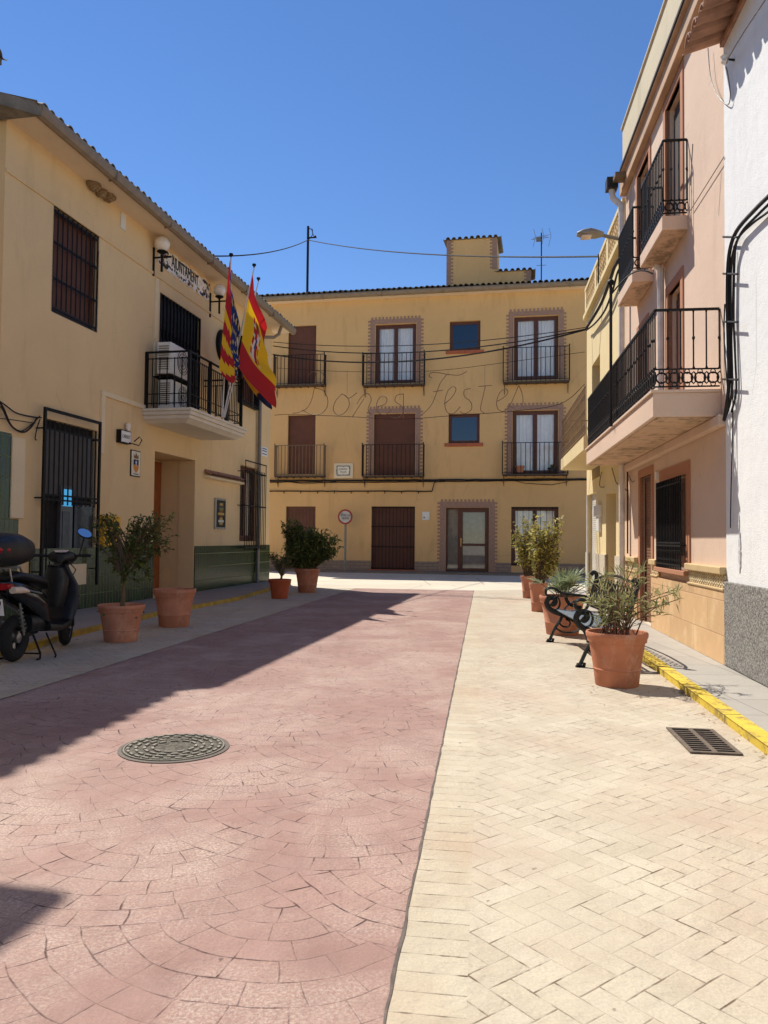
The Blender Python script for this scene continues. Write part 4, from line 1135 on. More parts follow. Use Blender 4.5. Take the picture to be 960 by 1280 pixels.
# air conditioners standing on the balcony
def acunit(x, y, z, w, d, h, rz, label, fan):
    o = on(LW, x, y, z, 'air_conditioner', label, 'air conditioner', 'air conditioners on the town hall balcony')
    MB().box(-w/2,w/2,-d/2,d/2,0,h).build('case', 'plastic', o, bevel=.02)
    mb = MB()
    for k in range(11): zz = h*.14+h*.72*k/10; mb.box(-w/2-.012,-w/2-.002,-d*.36,d*.36,zz-.008,zz+.014)
    mb.build('side_louvres', 'pipegrey', o)
    g_ = MB()
    for r_ in (.06,.12,.18,.23): g_.ring((w*.12,-d/2-.012,h*.5), r_*h/.6, .006, 'y', 20, 4)
    g_.box(w*.12-.006,w*.12+.006,-d/2-.015,-d/2-.01,h*.1,h*.9)
    g_.build('fan_guard', 'iron', o)
    mb = MB()
    for sx in (-w*.4, w*.35): mb.box(sx, sx+.04, -d/2, d/2, -.04 , 0)
    mb.build('feet', 'iron', o)
    return o
ym = -OUT*.36; xa_ = LW.x(208, ym, 4.5)
hlow = .62; 
acunit(xa_+.35, ym, bal_z+.045, .85, .32, hlow, 0, 'lower white air conditioner standing on the balcony floor', True)
mb = MB()
zz = bal_z+.045+hlow+.1
o = on(LW, xa_+.35, ym, zz-.05, 'unit_shelf', 'steel shelf holding the upper air conditioner', 'shelf')
MB().box(-.48,.48,-.26,.26,0,.02).build('shelf_board', 'iron', o); mb = MB()
for sx in (-.46,.44):
    for sy in (-.25,.23): mb.box(sx, sx+.02, sy, sy+.02, -(zz-.05-bal_z), 0)
mb.build('posts', 'iron', o)
acunit(xa_+.3, ym, zz+.012, .9, .32, .68, 0, 'upper white air conditioner raised on a shelf above the other unit', True)
# loose wires at the left end
def wl(pts, y=-.06): return [tuple(LW.w(*(LW.at(a, b, y)[0], y, LW.at(a, b, y)[1]))) for a, b in pts]
def smooth(pts, n=5):
    out = []; P = [Vector(p) for p in pts]
    for i in range(len(P)-1):
        a, b, c, d = P[max(i-1,0)], P[i], P[i+1], P[min(i+2,len(P)-1)]
        for k in range(n):
            t = k/n; out.append(tuple(.5*((2*b)+(c-a)*t+(2*a-5*b+4*c-d)*t*t+(3*b-a-3*c+d)*t**3)))
    out.append(tuple(P[-1])); return out
cable_thing('loose_wires', 'loose drooping black wires at the left end of the town hall wall', [
    (smooth(wl([(-12,494),(6,506),(20,516),(40,521),(52,522)])), .012), (smooth(wl([(-12,486),(3,508),(14,532),(28,540),(38,535),(46,523)])), .016),
    (smooth(wl([(-12,500),(2,510),(12,530),(26,539),(40,530),(50,520)])), .01), (smooth(wl([(-12,522),(10,524),(44,529)])), .007), (smooth(wl([(50,524),(46,536),(44,548),(46,550)])), .01)])
rx, rz = RW.x, RW.z
# ================================================================== salmon house (right): local x=0 at its corner with the white house, runs to negative x
pink = thing('salmon_house', 'three storey salmon house with black iron balconies on the right of the street', 'house', RW.o, RW.ang)
XP1 = rx(909.5, 0, 2.5); 
Ob = out_for(RW, rx(903.5,0,2.7), 817.5, 2.65)          # long balcony depth
xfar = RW.x(733, -Ob, 2.6)
XP0 = min(xfar-.15, rx(783.5, 0, 6))
ztp = RW.z(778, 163); zpar = ztp
# parapet stands a little proud; wall to under it
PP = -.14; zpar = RW.z(778,163,PP); xpar = RW.x(778,PP,8.5); pz0 = (RW.z(776.7,222,PP)+RW.z(855,0,PP))/2; pz1 = (RW.z(781,238,-.1)+RW.z(870,0,-.1))/2
dr1 = [rx(836,0,4.5), 0, rx(852,0,4.5), (rz(852,350)+rz(836,366))/2]
zs1 = (RW.z(817,496,-Ob)+RW.z(733,560,-Ob))/2          # slab top
zs0 = (RW.z(817,522,-Ob)+RW.z(731,582,-Ob))/2
dr1[1] = zs1+.02
dl = dr1[2]-dr1[0]
dr1b = [rx(799,0,4.3), zs1+.02, rx(809.5,0,4.3), dr1[3]]
Ou = out_for(RW, rx(860,0,6), 827.5, 6)
up_t = (RW.z(827.5,269,-Ou)+RW.z(800,321,-Ou))/2; up_b = (RW.z(827,286,-Ou)+RW.z(800,337,-Ou))/2
ud1 = [rx(833,0,7), up_t+.02, rx(852,0,7), (rz(851.7,92)+rz(833,136))/2]
ud2 = [rx(797.5,0,7), up_t+.02, rx(812,0,7), (rz(812,190)+rz(797.5,222))/2]
ud2[3] = ud1[3] = (ud1[3]+ud2[3])/2
gd = [rx(801,0,2), SW, rx(815,0,2), (rz(815,592.5)+rz(801,597))/2]
gw = [rx(829,0,2), (rz(859,719)+rz(829,700))/2, rx(859,0,2), (rz(859,592.5)+rz(829,602))/2]
zled = (rz(910,707.6)+rz(781,695.5))/2
gw[1] = zled-.12 if gw[1] > zled else gw[1]
mb = MB().wall(XP0, XP1, 0, pz0+.02, [tuple(r)+(.2,) for r in (dr1, dr1b, ud1, ud2, gd, gw)]); mb.shell(XP0, XP1, 8, 0, pz0+.02)
mb.build('wall', 'pink', pink)
MB().box(xpar, XP1+.0, PP, .2, pz0+.03, zpar).box(xpar-.02, XP1, PP-.03, .24, zpar, zpar+.04).build('parapet', 'parapet', pink, bevel=.006)
MB().box(xpar, XP1, PP-.03, -.003, pz0-.05, pz0+.028).box(XP0, XP1, -.11, -.003, pz1, pz0-.052).build('cornice', plain('tan_cornice', lin(186,150,118), .85, var=.2, sc=2), pink, bevel=.01)
mb = MB().box(xpar-.01, XP1, PP-.05, PP-.031, pz0-.02, pz0+.025); mb.build('roof_gutter', 'ironrust', pink)
# frames round openings
def ring_frame(par, r, w=.13, m='pinkdark', d=.02, bottom=False, name='trim'):
    mb = MB(); y = -d
    mb.box(r[0]-w, r[0], y, .05, r[1], r[3]+w).box(r[2], r[2]+w, y, .05, r[1], r[3]+w).box(r[0], r[2], y, .05, r[3], r[3]+w)
    return mb.build(name, m, par)
for r in (dr1, dr1b, ud1, ud2, gd, gw): ring_frame(pink, r, .13 if r is not gw else .17)
for r in (dr1, dr1b, ud1, ud2):
    w = french(pink, *r, curtains=False, leaves=2)
    MB().box(r[0]+.03, r[2]-.03, .1, .12, r[1]+(r[3]-r[1])*.0, r[3]-.1).build('roller_blind', 'mid' if r in (ud1, ud2) else 'vboards', w)
shutter(pink, *gd, d=.08, m='louvre', name='door')
w = french(pink, *gw, curtains=False)
mb = MB(); o_ = -.09; n = 15
for i in range(n+1): x = gw[0]-.02+(gw[2]-gw[0]+.04)*i/n; mb.tube([(x,o_,gw[1]-.02),(x,o_,gw[3]-.02)], .011, 5)
for z in (gw[1]+.04, gw[1]+.3, gw[1]+.34, gw[3]-.1): mb.box(gw[0]-.03, gw[2]+.03, o_-.008, o_+.008, z-.012, z+.012)
for i in range(n): x = gw[0]-.02+(gw[2]-gw[0]+.04)*(i+.5)/n; mb.ring((x,o_,gw[1]+.17), .045, .007, 'y', 10, 4, sz=1.6)
for x in (gw[0]-.02, gw[2]+.02): mb.box(x-.012, x+.012, o_, 0, gw[1]+.3, gw[1]+.32)
mb.build('grille', 'iron', w)
MB().box(gw[0]-.2, gw[2]+.2, -.1, .1, gw[1]-.09, gw[1]-.02).build('sill', 'pinkdark', pink, bevel=.01)
# ledge, relief band and cladding
segs = [(XP0, gd[0]-.13), (gd[2]+.13, gw[0]-.18), (gw[2]+.18, XP1-.001)]
zrb = (rz(910,734.7)+rz(786,712))/2
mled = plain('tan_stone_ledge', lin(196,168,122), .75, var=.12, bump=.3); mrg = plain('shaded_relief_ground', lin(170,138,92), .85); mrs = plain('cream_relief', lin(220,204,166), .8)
for a, b in segs:
    MB().box(a, b, -.09, .03, zled-.085, zled).build('ledge', mled, pink, bevel=.012); MB().box(a, b, -.06, .03, zrb-.03, zrb).build('ledge', mled, pink, bevel=.01)
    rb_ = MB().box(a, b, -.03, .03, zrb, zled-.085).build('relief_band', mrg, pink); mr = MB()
    h = zled-.085-zrb; n = max(2, int((b-a)/(h*.62))); st = (b-a)/n
    for i in range(n):
        cx = a+(i+.5)*st; cz = zrb+h/2
        mr.ring((cx,-.034,cz), h*.27, h*.045, 'y', 10, 4); mr.ring((cx+st/2,-.034,cz+h*.27), h*.17, h*.04, 'y', 8, 4); mr.ring((cx+st/2,-.034,cz-h*.27), h*.17, h*.04, 'y', 8, 4); mr.sphere((cx,-.034,cz), h*.08, 6, 4)
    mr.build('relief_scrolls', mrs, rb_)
MB().box(XP0, gd[0]-.13, -.045, .03, SW, zrb-.031).build('cladding', 'ochretile', pink); MB().box(gd[2]+.13, XP1-.001, -.045, .03, SW, zrb-.031).build('cladding', 'ochretile', pink)
MB().box(rx(821.2,0,2.6), rx(823.2,0,2.6), -.03, 0, rz(822,600), rz(822,590)).build('door_light', 'plastic', pink)
# long balcony
def band_rail(mb, a, b, z0, zt, n, band=.2, rings=True):
    a, b = Vector((*a,0)), Vector((*b,0)); L = (b-a).length; ang = math.atan2((b-a).y, (b-a).x)
    zb = z0+.04; zc = zb+band
    for z, r_ in ((zt,.02),(zc,.012),(zb,.012)): mb.tube([(a.x,a.y,z),(b.x,b.y,z)], r_, 4, flat=.8)
    for i in range(n+1):
        p = a+(b-a)*i/n
        mb.tube([(p.x,p.y,zc),(p.x,p.y,zt)], .0095, 5)
        mb.lathe([(.018,0),(.016,.012),(.007,.04)], 6, (p.x,p.y,zc)); mb.lathe([(.007,-.04),(.014,-.01),(.014,0)], 6, (p.x,p.y,zt))
        if i % 2: zz = zc+(zt-zc)*.52; mb.lathe([(.006,-.03),(.015,-.012),(.018,0),(.015,.012),(.006,.03)], 6, (p.x,p.y,zz))
    if rings:
        m_ = max(1, int(L/(band*.62))); st = L/m_; T0 = mb.T
        for i in range(m_):
            c = a+(b-a)*((i+.5)/m_)
            mb.T = Matrix.Translation((c.x,c.y,zb+band/2)) @ Matrix.Rotation(ang,4,'Z')
            mb.ring((0,0,0), band*.30, .012, 'y', 12, 4); mb.ring((0,0,band*.36), band*.13, .007, 'y', 8, 4); mb.ring((0,0,-band*.36), band*.13, .007, 'y', 8, 4)
            mb.ring((st/2,0,0), band*.13, .010, 'y', 8, 4, sz=2.6)
        mb.T = T0
zrail = (RW.z(819,380,-Ob)+RW.z(735,499,-Ob))/2
xn = rx(902, 0, 2.7)
mb = MB().box(xfar, xn, -Ob, 0, zs0, zs1).box(xfar-.015, xn+.015, -Ob-.025, 0, zs1, zs1+.035)
slabp = mb.build('balcony', 'pink', pink, bevel=.006)
MB().box(xfar+.05, xn-.05, -Ob+.05, -.01, zs0-.012, zs0-.002).build('balcony_underside', 'slabpink', slabp)
mb = MB(); o_ = -Ob+.03
band_rail(mb, (xfar+.03,o_), (xn-.03,o_), zs1+.035, zrail, 52)
band_rail(mb, (xn-.03,o_), (xn-.03,-.01), zs1+.035, zrail, 5); band_rail(mb, (xfar+.03,o_), (xfar+.03,-.01), zs1+.035, zrail, 5)
mb.build('railing', 'iron', slabp)
# mesh screens fastened inside the long railing
mb = MB(); xs_ = xfar+.1
for k in range(7):
    z = zs1+.28+k*.09; mb.tube([(xfar+.1,o_+.03,z),(xfar+1.9,o_+.03,z)], .004, 4)
mb.build('wind_screen', plain('grey_screen_cloth', lin(88,96,104), .8), slabp)
# moulding under the balcony where it meets the wall
MB().box(XP0+.0, XP1-.0, -.1, -.002, zs0-.14, zs0-.013).build('slab_moulding', 'pink', pink, bevel=.02)
def small_balcony(px_wall_near, px_front_far, zt_, zb_, zr, name_o):
    xn_ = rx(px_wall_near, 0, 6.2); xf_ = RW.x(px_front_far, -Ou, 6.0)
    s = MB().box(xf_, xn_, -Ou, 0, zb_, zt_).build('balcony', 'pink', pink, bevel=.005)
    MB().box(xf_+.03, xn_-.03, -Ou+.03, -.01, zb_-.01, zb_-.002).build('balcony_underside', 'slabpink', s)
    m_ = MB(); oo = -Ou+.02
    band_rail(m_, (xf_+.02,oo), (xn_-.02,oo), zt_, zr, 15, .17); band_rail(m_, (xn_-.02,oo), (xn_-.02,-.01), zt_, zr, 3, .17, True); band_rail(m_, (xf_+.02,oo), (xf_+.02,-.01), zt_, zr, 3, .17, True)
    m_.build('railing', 'iron', s)
    return xf_, xn_
zru = RW.z(828.8, 172, -Ou)
small_balcony(860, 800, up_t, up_b, zru, '')
small_balcony(817, 772, up_t, up_b, zru, '')
# white rainwater pipe down the far corner of the salmon house
xp = rx(778, -.12, 3)
mb = MB(); mb.tube([(xp,-.13,SW),(xp,-.13,pz0-.75)], .055, 10, flat=1); mb.tube([(xp,-.13,pz0-.8),(xp,-.13,pz0-.6),(xp-.03,-.22,pz0-.5),(xp-.06,-.28,pz0-.42),(xp-.06,-.3,pz0-.25)], .058, 10)
mb.build('rainwater_pipe', 'pipe', pink, smooth=True)
MB().box(xp+.061, xp+.35, -.3, -.1, pz0-.2, pz0-.12).build('gutter_spout', 'ironbrown', pink)
MB().box(xp-.18, xp+.06, -.4, -.2, pz0-.27, pz0-.07).build('rainwater_hopper', 'ink', pink)
x2 = rx(829, -.06, 4)
MB().tube([(x2-.1,-.07,zs1),(x2-.1,-.07,up_b-.1),(x2-.16,-.12,up_b-.01)], .05, 8).build('rainwater_pipe', 'pipe', pink, smooth=True)
# old lamp bracket pole rising from the balcony front
xo = RW.x(768, -Ob, 3); zo = RW.z(768, 356, -Ob)
o = on(RW, xo, -Ob-.05, zs1, 'bracket_pole', 'thin black iron pole with arched arm rising from the front of the long balcony', 'pole')
mb = MB().tube([(0,0,0),(0,0,zo-zs1)], .022, 6); mb.sphere((0,0,zo-zs1+.04), .05, 10, 8)
A = Vector((0,0,zo-zs1-.15)); d_ = Vector((0.45, Ob*.68, 0)); pts = []
for i in range(11): t = i/10; pts.append(A+d_*t+Vector((0,0,.28*math.sin(PI*t*.75)-.05*t)))
mb.tube(pts, .012, 5); mb.build('pole_and_arm', 'iron', o)

# ================================================================== yellow house beyond
yel = thing('yellow_house', 'pale yellow two storey house with openwork parapet beyond the salmon house', 'house', RW.o, RW.ang)
XY1 = XP0-.02; XY0 = rx(733.5, 0, 5)
zyp = (rz(731.5,402)+rz(772,330)*0+0); zyt = rz(734,361)
zyp = rz(733, 402)
yw = [rx(740,0,3.5), 0, rx(750,0,3.5), 0]; yw[3] = (rz(750,443)+rz(741,455))/2; yw[1] = zs1-.2
ygd = [rx(735.5,0,2), SW, rx(745,0,2), rz(740,617)]
ygd2 = [rx(757.5,0,2), SW, rx(770,0,2), rz(764,615)]
mb = MB().wall(XY0, XY1, 0, zyp, [tuple(yw)+(.25,), tuple(ygd)+(.12,), tuple(ygd2)+(.3,)]); mb.shell(XY0, XY1, 7, 0, zyp)
mb.build('wall', 'yellow', yel)
mb = MB().box(XY0, XY1, -.1, .12, zyp, zyp+.12).box(XY0, XY1, -.06, .1, zyt-.1, zyt)
n = 3
for i in range(n+1): x = XY0+.12+(XY1-XY0-.24)*i/n; mb.box(x-.12, x+.12, -.05, .09, zyp+.12, zyt-.1)
par = mb.build('parapet', 'yellow', yel, bevel=.008)
mow = plain('tan_openwork', lin(190,160,110), .85); z0_, z1_ = zyp+.12, zyt-.1; h = (z1_-z0_)
for i in range(n):
    a = XY0+.24+(XY1-XY0-.24)*i/n; b = a+(XY1-XY0-.24)/n-.24; cN = max(2, int((b-a)/.17)); st = (b-a)/cN; rN = max(2, int(h/.17)); sh = h/rN
    mb = MB()
    for q in range(cN):
        for r_ in range(rN): mb.ring((a+(q+.5)*st, -.02, z0_+(r_+.5)*sh), .08, .024, 'y', 10, 4, sx=st/.17, sz=sh/.17)
    mb.build('openwork_blocks', mow, par)
MB().box(yw[0], yw[2], .24, .27, yw[1], yw[3]).build('window', 'mid', yel)
sh = MB().box(ygd[0], ygd[2], .08, .11, ygd[1], ygd[3]).build('shutter_door', 'greyblind', yel)
MB().tube([(ygd[0]-.02,-.02,SW),(ygd[0]-.02,-.02,ygd[3])], .03, 6).build('guide_rail', 'plastic', sh)
MB().box(ygd2[0], ygd2[2], .26, .3, ygd2[1], ygd2[3]).build('door', 'vboards', yel)
zst = rz(738, 691)
for a, b in ((XY0-.02, ygd[0]), (ygd[2], ygd2[0]), (ygd2[2], XY1)): MB().box(a, b, -.03, .05, SW, zst).build('plinth', 'stonecream', yel)
# balcony with slim light grey scroll railing
ybf = RW.x(701, -Ob, 2.9); yb1 = XY1-.25; yb0 = RW.z(702, 587, -Ob); ybt = RW.z(702, 573.5, -Ob)
s = MB().box(ybf, yb1, -Ob, 0, yb0, ybt).build('balcony', 'yellow', yel, bevel=.005)
zt_ = RW.z(704, 522, -Ob); mb = MB(); o_ = -Ob+.03
for (p, q) in (((ybf+.02,o_),(yb1,o_)), ((ybf+.02,o_),(ybf+.02,0))):
    a_, b_ = Vector((*p,0)), Vector((*q,0)); L = (b_-a_).length; k = int(L/.11)
    for z in (zt_, ybt+.08): mb.tube([(*p,z),(*q,z)], .014, 4)
    ang_ = math.atan2((b_-a_).y, (b_-a_).x)
    for i in range(k+1):
        c_ = a_+(b_-a_)*i/k; mb.tube([(c_.x,c_.y,ybt+.03),(c_.x,c_.y,zt_)], .006, 4)
        if i < k:
            c_ = a_+(b_-a_)*(i+.5)/k; mb.T = Matrix.Translation((c_.x,c_.y,0)) @ Matrix.Rotation(ang_,4,'Z')
            for f_ in (.2,.5,.8): mb.ring((0,0,ybt+(zt_-ybt)*f_), .045, .006, 'y', 8, 4, sz=1.4)
            mb.T = None
mb.build('railing', 'ironbrown', s)
# meter cover on the yellow house
o = on(RW, rx(750,0,2), 0, rz(750,648), 'meter_cover', 'tall white plastic meter cover between the two doors of the yellow house', 'meter box')
hh = (rz(750,632)-rz(750,665))/2; hw = (rx(752.5,0,2)-rx(747.3,0,2))/2
MB().box(-hw,hw,-.1,0,.05,hh).build('upper_case', 'plastic', o, bevel=.015); MB().box(-hw*.5,hw*.8,-.07,0,-hh,.05).build('lower_case', 'plastic', o, bevel=.01)
# street lamp on an arm
xl = rx(779, 0, 6.2); ol = out_for(RW, xl, 738, 7)
zl_ = 4.0
while proj(RW.w(xl, -ol, zl_))[1] > 294: zl_ += .02
o = on(RW, xl, 0, zl_, 'street_lamp', 'grey modern street lamp on a short arm above the yellow house', 'street lamp')
MB().tube([(0,0,-.12),(0,-ol*.45,-.05),(0,-ol*.62,-.02)], .035, 8).build('arm', 'pipegrey', o, smooth=True)
a_, b_ = ol*.6, ol*1.42
mb = MB(); W = .16
mb.loft([((0,-a_,0),(.05,0,0),(0,0,.045)), ((0,-a_-.15,.01),(.13,0,0),(0,0,.075)), ((0,-(a_+b_)/2,.03),(W,0,0),(0,0,.075)), ((0,-b_+.1,.03),(.14,0,0),(0,0,.055)), ((0,-b_,.02),(.07,0,0),(0,0,.03))], 16, 2.8)
mb.build('lamp_head', plain('grey_lamp_housing', lin(142,136,124), .45, .2), o, smooth=True)
MB().box(-.11,.11,-b_+.08,-(a_+b_)/2+.02,-.055,-.035).build('lens', 'clearlens', o)

# ================================================================== white house (near right)
whi = thing('white_house', 'whitewashed house with grey plinth and tiled eaves at the near right', 'house', RW.o, RW.ang)
XW0, XW1 = XP1+.003, 16.0
zweave = RW.z(909, 82); zpl = (rz(913,724)+rz(958,738))/2
zweave += .3; mb = MB().wall(XW0, XW1, 0, zweave, []); mb.shell(XW0, XW1, 8, 0, zweave); mb.v = [(a, b-.02 if b < .01 else b, c) for a, b, c in mb.v]
mb.build('wall', 'white', whi)
mb = MB().box(XW0, XW1, -.05, .03, SW, zpl); mb.build('plinth', 'stonegrey', whi, bevel=.012)
Oe = out_for(RW, XW0, 860, zweave)
mb = MB(); T = None
zft = RW.z(861,60,-Oe)
roof_tiles(mb, XW0-.02, XW0+9, -Oe-.02, zft-.02, math.radians(16), 8, w=.24, r=.1, ln=.4, base=False)
L = 8*.4
mb.build('roof', 'tilered', whi)
mb = MB()
n = int(9/.12)
for i in range(n):
    a = XW0+i*.12
mb.quad((XW0,-.0,zft+.12),(XW0+9,-.0,zft+.12),(XW0+9,2.9,zft+.95),(XW0,2.9,zft+.95))
mb.box(XW0, XW0+9, -.06, -.0, zft-.0, zft+.06)
mb.build('eaves_course', 'tilered', whi)
# peeled plaster patches on the white wall
mb = MB(); rn = random.Random(12)
def blob(cx, cz, w_, h_, k=22, seed=1):
    r_ = random.Random(seed); return [(cx+w_*math.cos(2*PI*i/k)*r_.uniform(.55,1.1), cz+h_*math.sin(2*PI*i/k)*r_.uniform(.7,1.05)) for i in range(k)]
xq, zq = RW.at(928, 690)
mb.prism(blob(xq, zq, .035, .22, 40, 2), -.03, -.021, 'xz'); mb.prism(blob(xq-.02, zq+.3, .012, .1, 30, 5), -.029, -.021, 'xz')
mb.build('peeled_plaster', plain('bare_grey_plaster', lin(196,194,190), .95, var=.3, sc=20, bump=1), whi)
# cable bundle climbing the corner and leaving along the white wall
def rp(pts, y): return [tuple(RW.w(RW.at(a, b, y)[0], y, RW.at(a, b, y)[1])) for a, b in pts]
cable_thing('cable_bundle', 'black cable bundle climbing the joint between the salmon and white houses', [
    (smooth(rp([(1010,190),(968,238),(944,262),(920,290),(911,320),(909,370),(910,420),(911,470),(909,500),(905,525)], -.1)), .021),
    (smooth(rp([(1010,200),(968,248),(948,268),(926,292),(915,322),(913,370),(914,430),(915,480),(912,505),(905,526)], -.07)), .014),
    (smooth(rp([(1010,212),(966,260),(940,280),(922,300),(918,330),(917,400),(919,450),(920,490),(914,515)], -.06)), .012),
    (smooth(rp([(906,380),(905,420),(908,470),(911,500)], -.08)), .008),
    (smooth(rp([(917,310),(915,420),(916,520),(914,600),(913,660)], -.05)), .006)] +
    [(rp([(904,p),(922,p+.5)], -.1), .012) for p in (296, 342, 402, 474)])
cable_thing('hanging_wire', 'thin pale wire looping from the corner of the white house eaves', [
    (smooth(rp([(885,60),(888,95),(896,118),(909,131),(913,120),(911,100),(908,84)], -.05)), .006), (smooth(rp([(908,80),(912,70),(930,40),(950,10),(970,-20)], -.12)), .006)], 'cablegrey')
tag_m = [] 
mb = MB(); xw, zw = RW.at(906, 74, -.12)
o = on(RW, xw, -.12, zw, 'wire_clamp', 'small white porcelain wire clamp under the near right eaves', 'clamp')
MB().lathe([(.02,-.05),(.04,-.03),(.025,0),(.045,.03),(.02,.05)], 10).build('insulator', 'plastic', o, smooth=True); MB().tube([(0,0,0),(0,.12,-.02)], .012, 5).build('bracket', 'iron', o)
# shadow line wire on salmon wall: service cable
cable_thing('service_wire', 'thin dark wire running slantwise over the salmon wall beside the upper balcony', [
    (rp([(863,263),(905,196)], -.03), .006), (rp([(866,180),(863,232)], -.25), .006)], 'cablegrey')
# cables along the salmon/yellow walls and across the street
cable_thing('cable_bundle', 'thick sagging cable bundle clipped below the openwork parapet of the yellow house', [
    (smooth(rp([(733,410),(742,396),(752,378),(762,352),(768,334),(776,322)], -.14)), .035),
    (smooth(rp([(733,413),(744,404),(756,388),(766,362),(772,340),(780,330)], -.1)), .022)])
def sag(a, b, s, n=24):
    a, b = Vector(a), Vector(b); return [tuple(a+(b-a)*(i/n)-Vector((0,0,4*s*(i/n)*(1-i/n)))) for i in range(n+1)]
yc = lambda px, py: RW.w(RW.x(734,-.1,5), -.1, RW.z(734,py,-.1))
hc = lambda py, out=.05: LW.w(cor, -out, LW.z(337, py, -out))
for (pa, pb, s, r_, lab) in ((424,409,.28,.011,'uppermost thin black cable crossing above the festive lettering'), (429,411,.4,.016,'middle black cable crossing in front of the second floor'), (440,411.5,.5,.022,'thickest lowest black cable sagging across the second floor')):
    cable_thing('street_cable', lab, [(sag(hc(pa), yc(734,pb), s), r_)], group='black cables across the street')
# pole on the ochre roof and its cable
pz = BW.z(383.5, 283, 1.0); px_ = BW.x(383.5, 1.0, 11)
o = on(BW, px_, 1.0, gz+.4, 'roof_pole', 'tall black cable pole with a small bracket standing on the ochre roof', 'pole')
H_ = pz-gz-.4
MB().tube([(0,0,0),(0,0,H_)], .055, 8).build('mast', 'iron', o); mb = MB()
mb.tube([(0,0,H_-.1),(.2,0,H_-.15),(.22,0,H_-.4),(.05,0,H_-.6)], .02, 5); mb.tube([(.16,0,H_-.15),(.3,0,H_-.55)], .015, 4); mb.box(.05,.4,-.03,.03,H_-.56,H_-.51); mb.sphere((.33,0,H_-.5), .06, 8, 6)
mb.build('bracket', 'iron', o)
pt = BW.w(px_, 1.0, BW.z(383.5,300,1.0))
lft = LW.w(LW.x(262,0.3,7.4), .3, ZT+.75); lft = EYE + ray(266,320)*((LW.w(lx(262),0,0)-EYE).length/ray(266,320).length*1.02)
mb_ = [(sag(pt, tuple(lft), .2), .02)]
o2 = cable_thing('street_cable', 'black overhead cable from the roof pole down to the town hall roof', mb_, group='overhead cables from the roof pole')
rgt = RW.w(RW.x(748,0,7.0), .6, 0); q = EYE+ray(748,320.5)*((rgt-EYE).length/ray(748,320.5).length); 
cable_thing('street_cable', 'long black overhead cable from the roof pole to the yellow house parapet', [(sag(pt, (q.x,q.y,q.z), .25), .02)], group='overhead cables from the roof pole')
# cable stay: short post on yellow roof receiving the cable
tag(MB().tube([(q.x,q.y,zyp),(q.x,q.y,q.z+.05)], .015, 6).build('cable_post', 'iron', None), 'short iron post behind the openwork parapet holding the overhead cable', 'post')
# antenna
px_, = (BW.x(676.5, .8, 10.5),)
o = on(BW, px_, .8, gz+.35, 'tv_antenna', 'television antenna on a thin mast at the right end of the ochre roof', 'antenna')
H_ = BW.z(676.5, 291, .8)-gz-.35
MB().tube([(0,0,0),(0,0,H_)], .028, 6).build('mast', 'iron', o); mb = MB()
mb.tube([(-.42,-.3,H_-.38),(.3,.5,H_-.02)], .016, 4)
for sx in (-.25, .1, .4):
    mb.tube([(sx-.1,0,H_-.6),(sx,0,H_-.15),(sx-.08,0,H_+.18)], .012, 4)
for k in range(5): mb.tube([(-.35+k*.12,-.2+.1*k,H_-.3+.05*k),(-.15+k*.12,-.4+.1*k,H_-.3+.05*k)], .009, 4)
mb.box(-.22,-.02,-.06,.06,H_-.36,H_-.2); mb.tube([(-.2,0,1.0),(.2,0,1.0)], .012, 4); mb.tube([(-.3,0,.3),(.15,0,.3)], .012, 4)
mb.build('array', 'steel', o)
# small wiring on the salmon/yellow ground floor
cable_thing('loose_wires', 'loose black wires hanging beside the white pipe under the balcony', [
    (smooth(rp([(765,585),(768,596),(771,604),(778,608),(783,613)], -.04)), .009), (smooth(rp([(752,590),(750,600),(750,608),(755,609)], -.04)), .009),
    (rp([(784.5,590),(784.5,692)], -.05), .014), (smooth(rp([(786,594),(790,602),(793,601)], -.04)), .006)])

# ================================================================== blocks out of the frame on the left that shade the street
side = thing('tall_house', 'tall cream house behind the town hall, just its eaves corner showing above the roof', 'house', (0,0,0), LW.ang)
# sun travel per metre of height
SD = Vector((.473, -.549, -1.0))
# corner house: eaves whose shadow ends at (-1.9, 3.8) on the street; second block further back casts the near shadow
dq = ray(4, 66); tq = 11.9/dq.y; eC = EYE+dq*tq; hs = eC.z
sh = G(0, 976); eN = Vector((sh.x-SD.x*hs, sh.y-SD.y*hs, 0))
dv = Vector((eC.x-eN.x, eC.y-eN.y)); side.location = (eN.x, eN.y, 0); side.rotation_euler = (0,0,math.atan2(dv.y, dv.x)); Ls = dv.length
MB().box(0.1, Ls-.1, .5, 6, 0, hs-.1).build('wall', 'hall', side)
mb = MB(); roof_tiles(mb, 0, Ls, 0, hs-.1, math.radians(17), 6, w=.22, r=.085, ln=.4); mb.box(0, Ls, 0.02, 3, hs-.2, hs-.1); mb.build('roof', 'tile', side)
MB().box(.4, 1.2, .45, .5, 1, 2.3).build('window', 'wood', side)
hs = 7.0; e = Vector((-1.2-SD.x*hs, 3.02-SD.y*hs))
near = thing('side_street_house', 'cream house across the side street behind the camera on the left, outside the view', 'house', (e.x, e.y, 0), LW.ang)
MB().box(-9, -.3, .4, 7, 0, hs-.12).build('wall', 'hall', near)
MB().box(-9, 0, 0, 7.2, hs-.12, hs).build('roof', 'tile', near)
MB().box(-2.2, -1.2, .35, .4, 1, 2.3).build('window', 'wood', near)

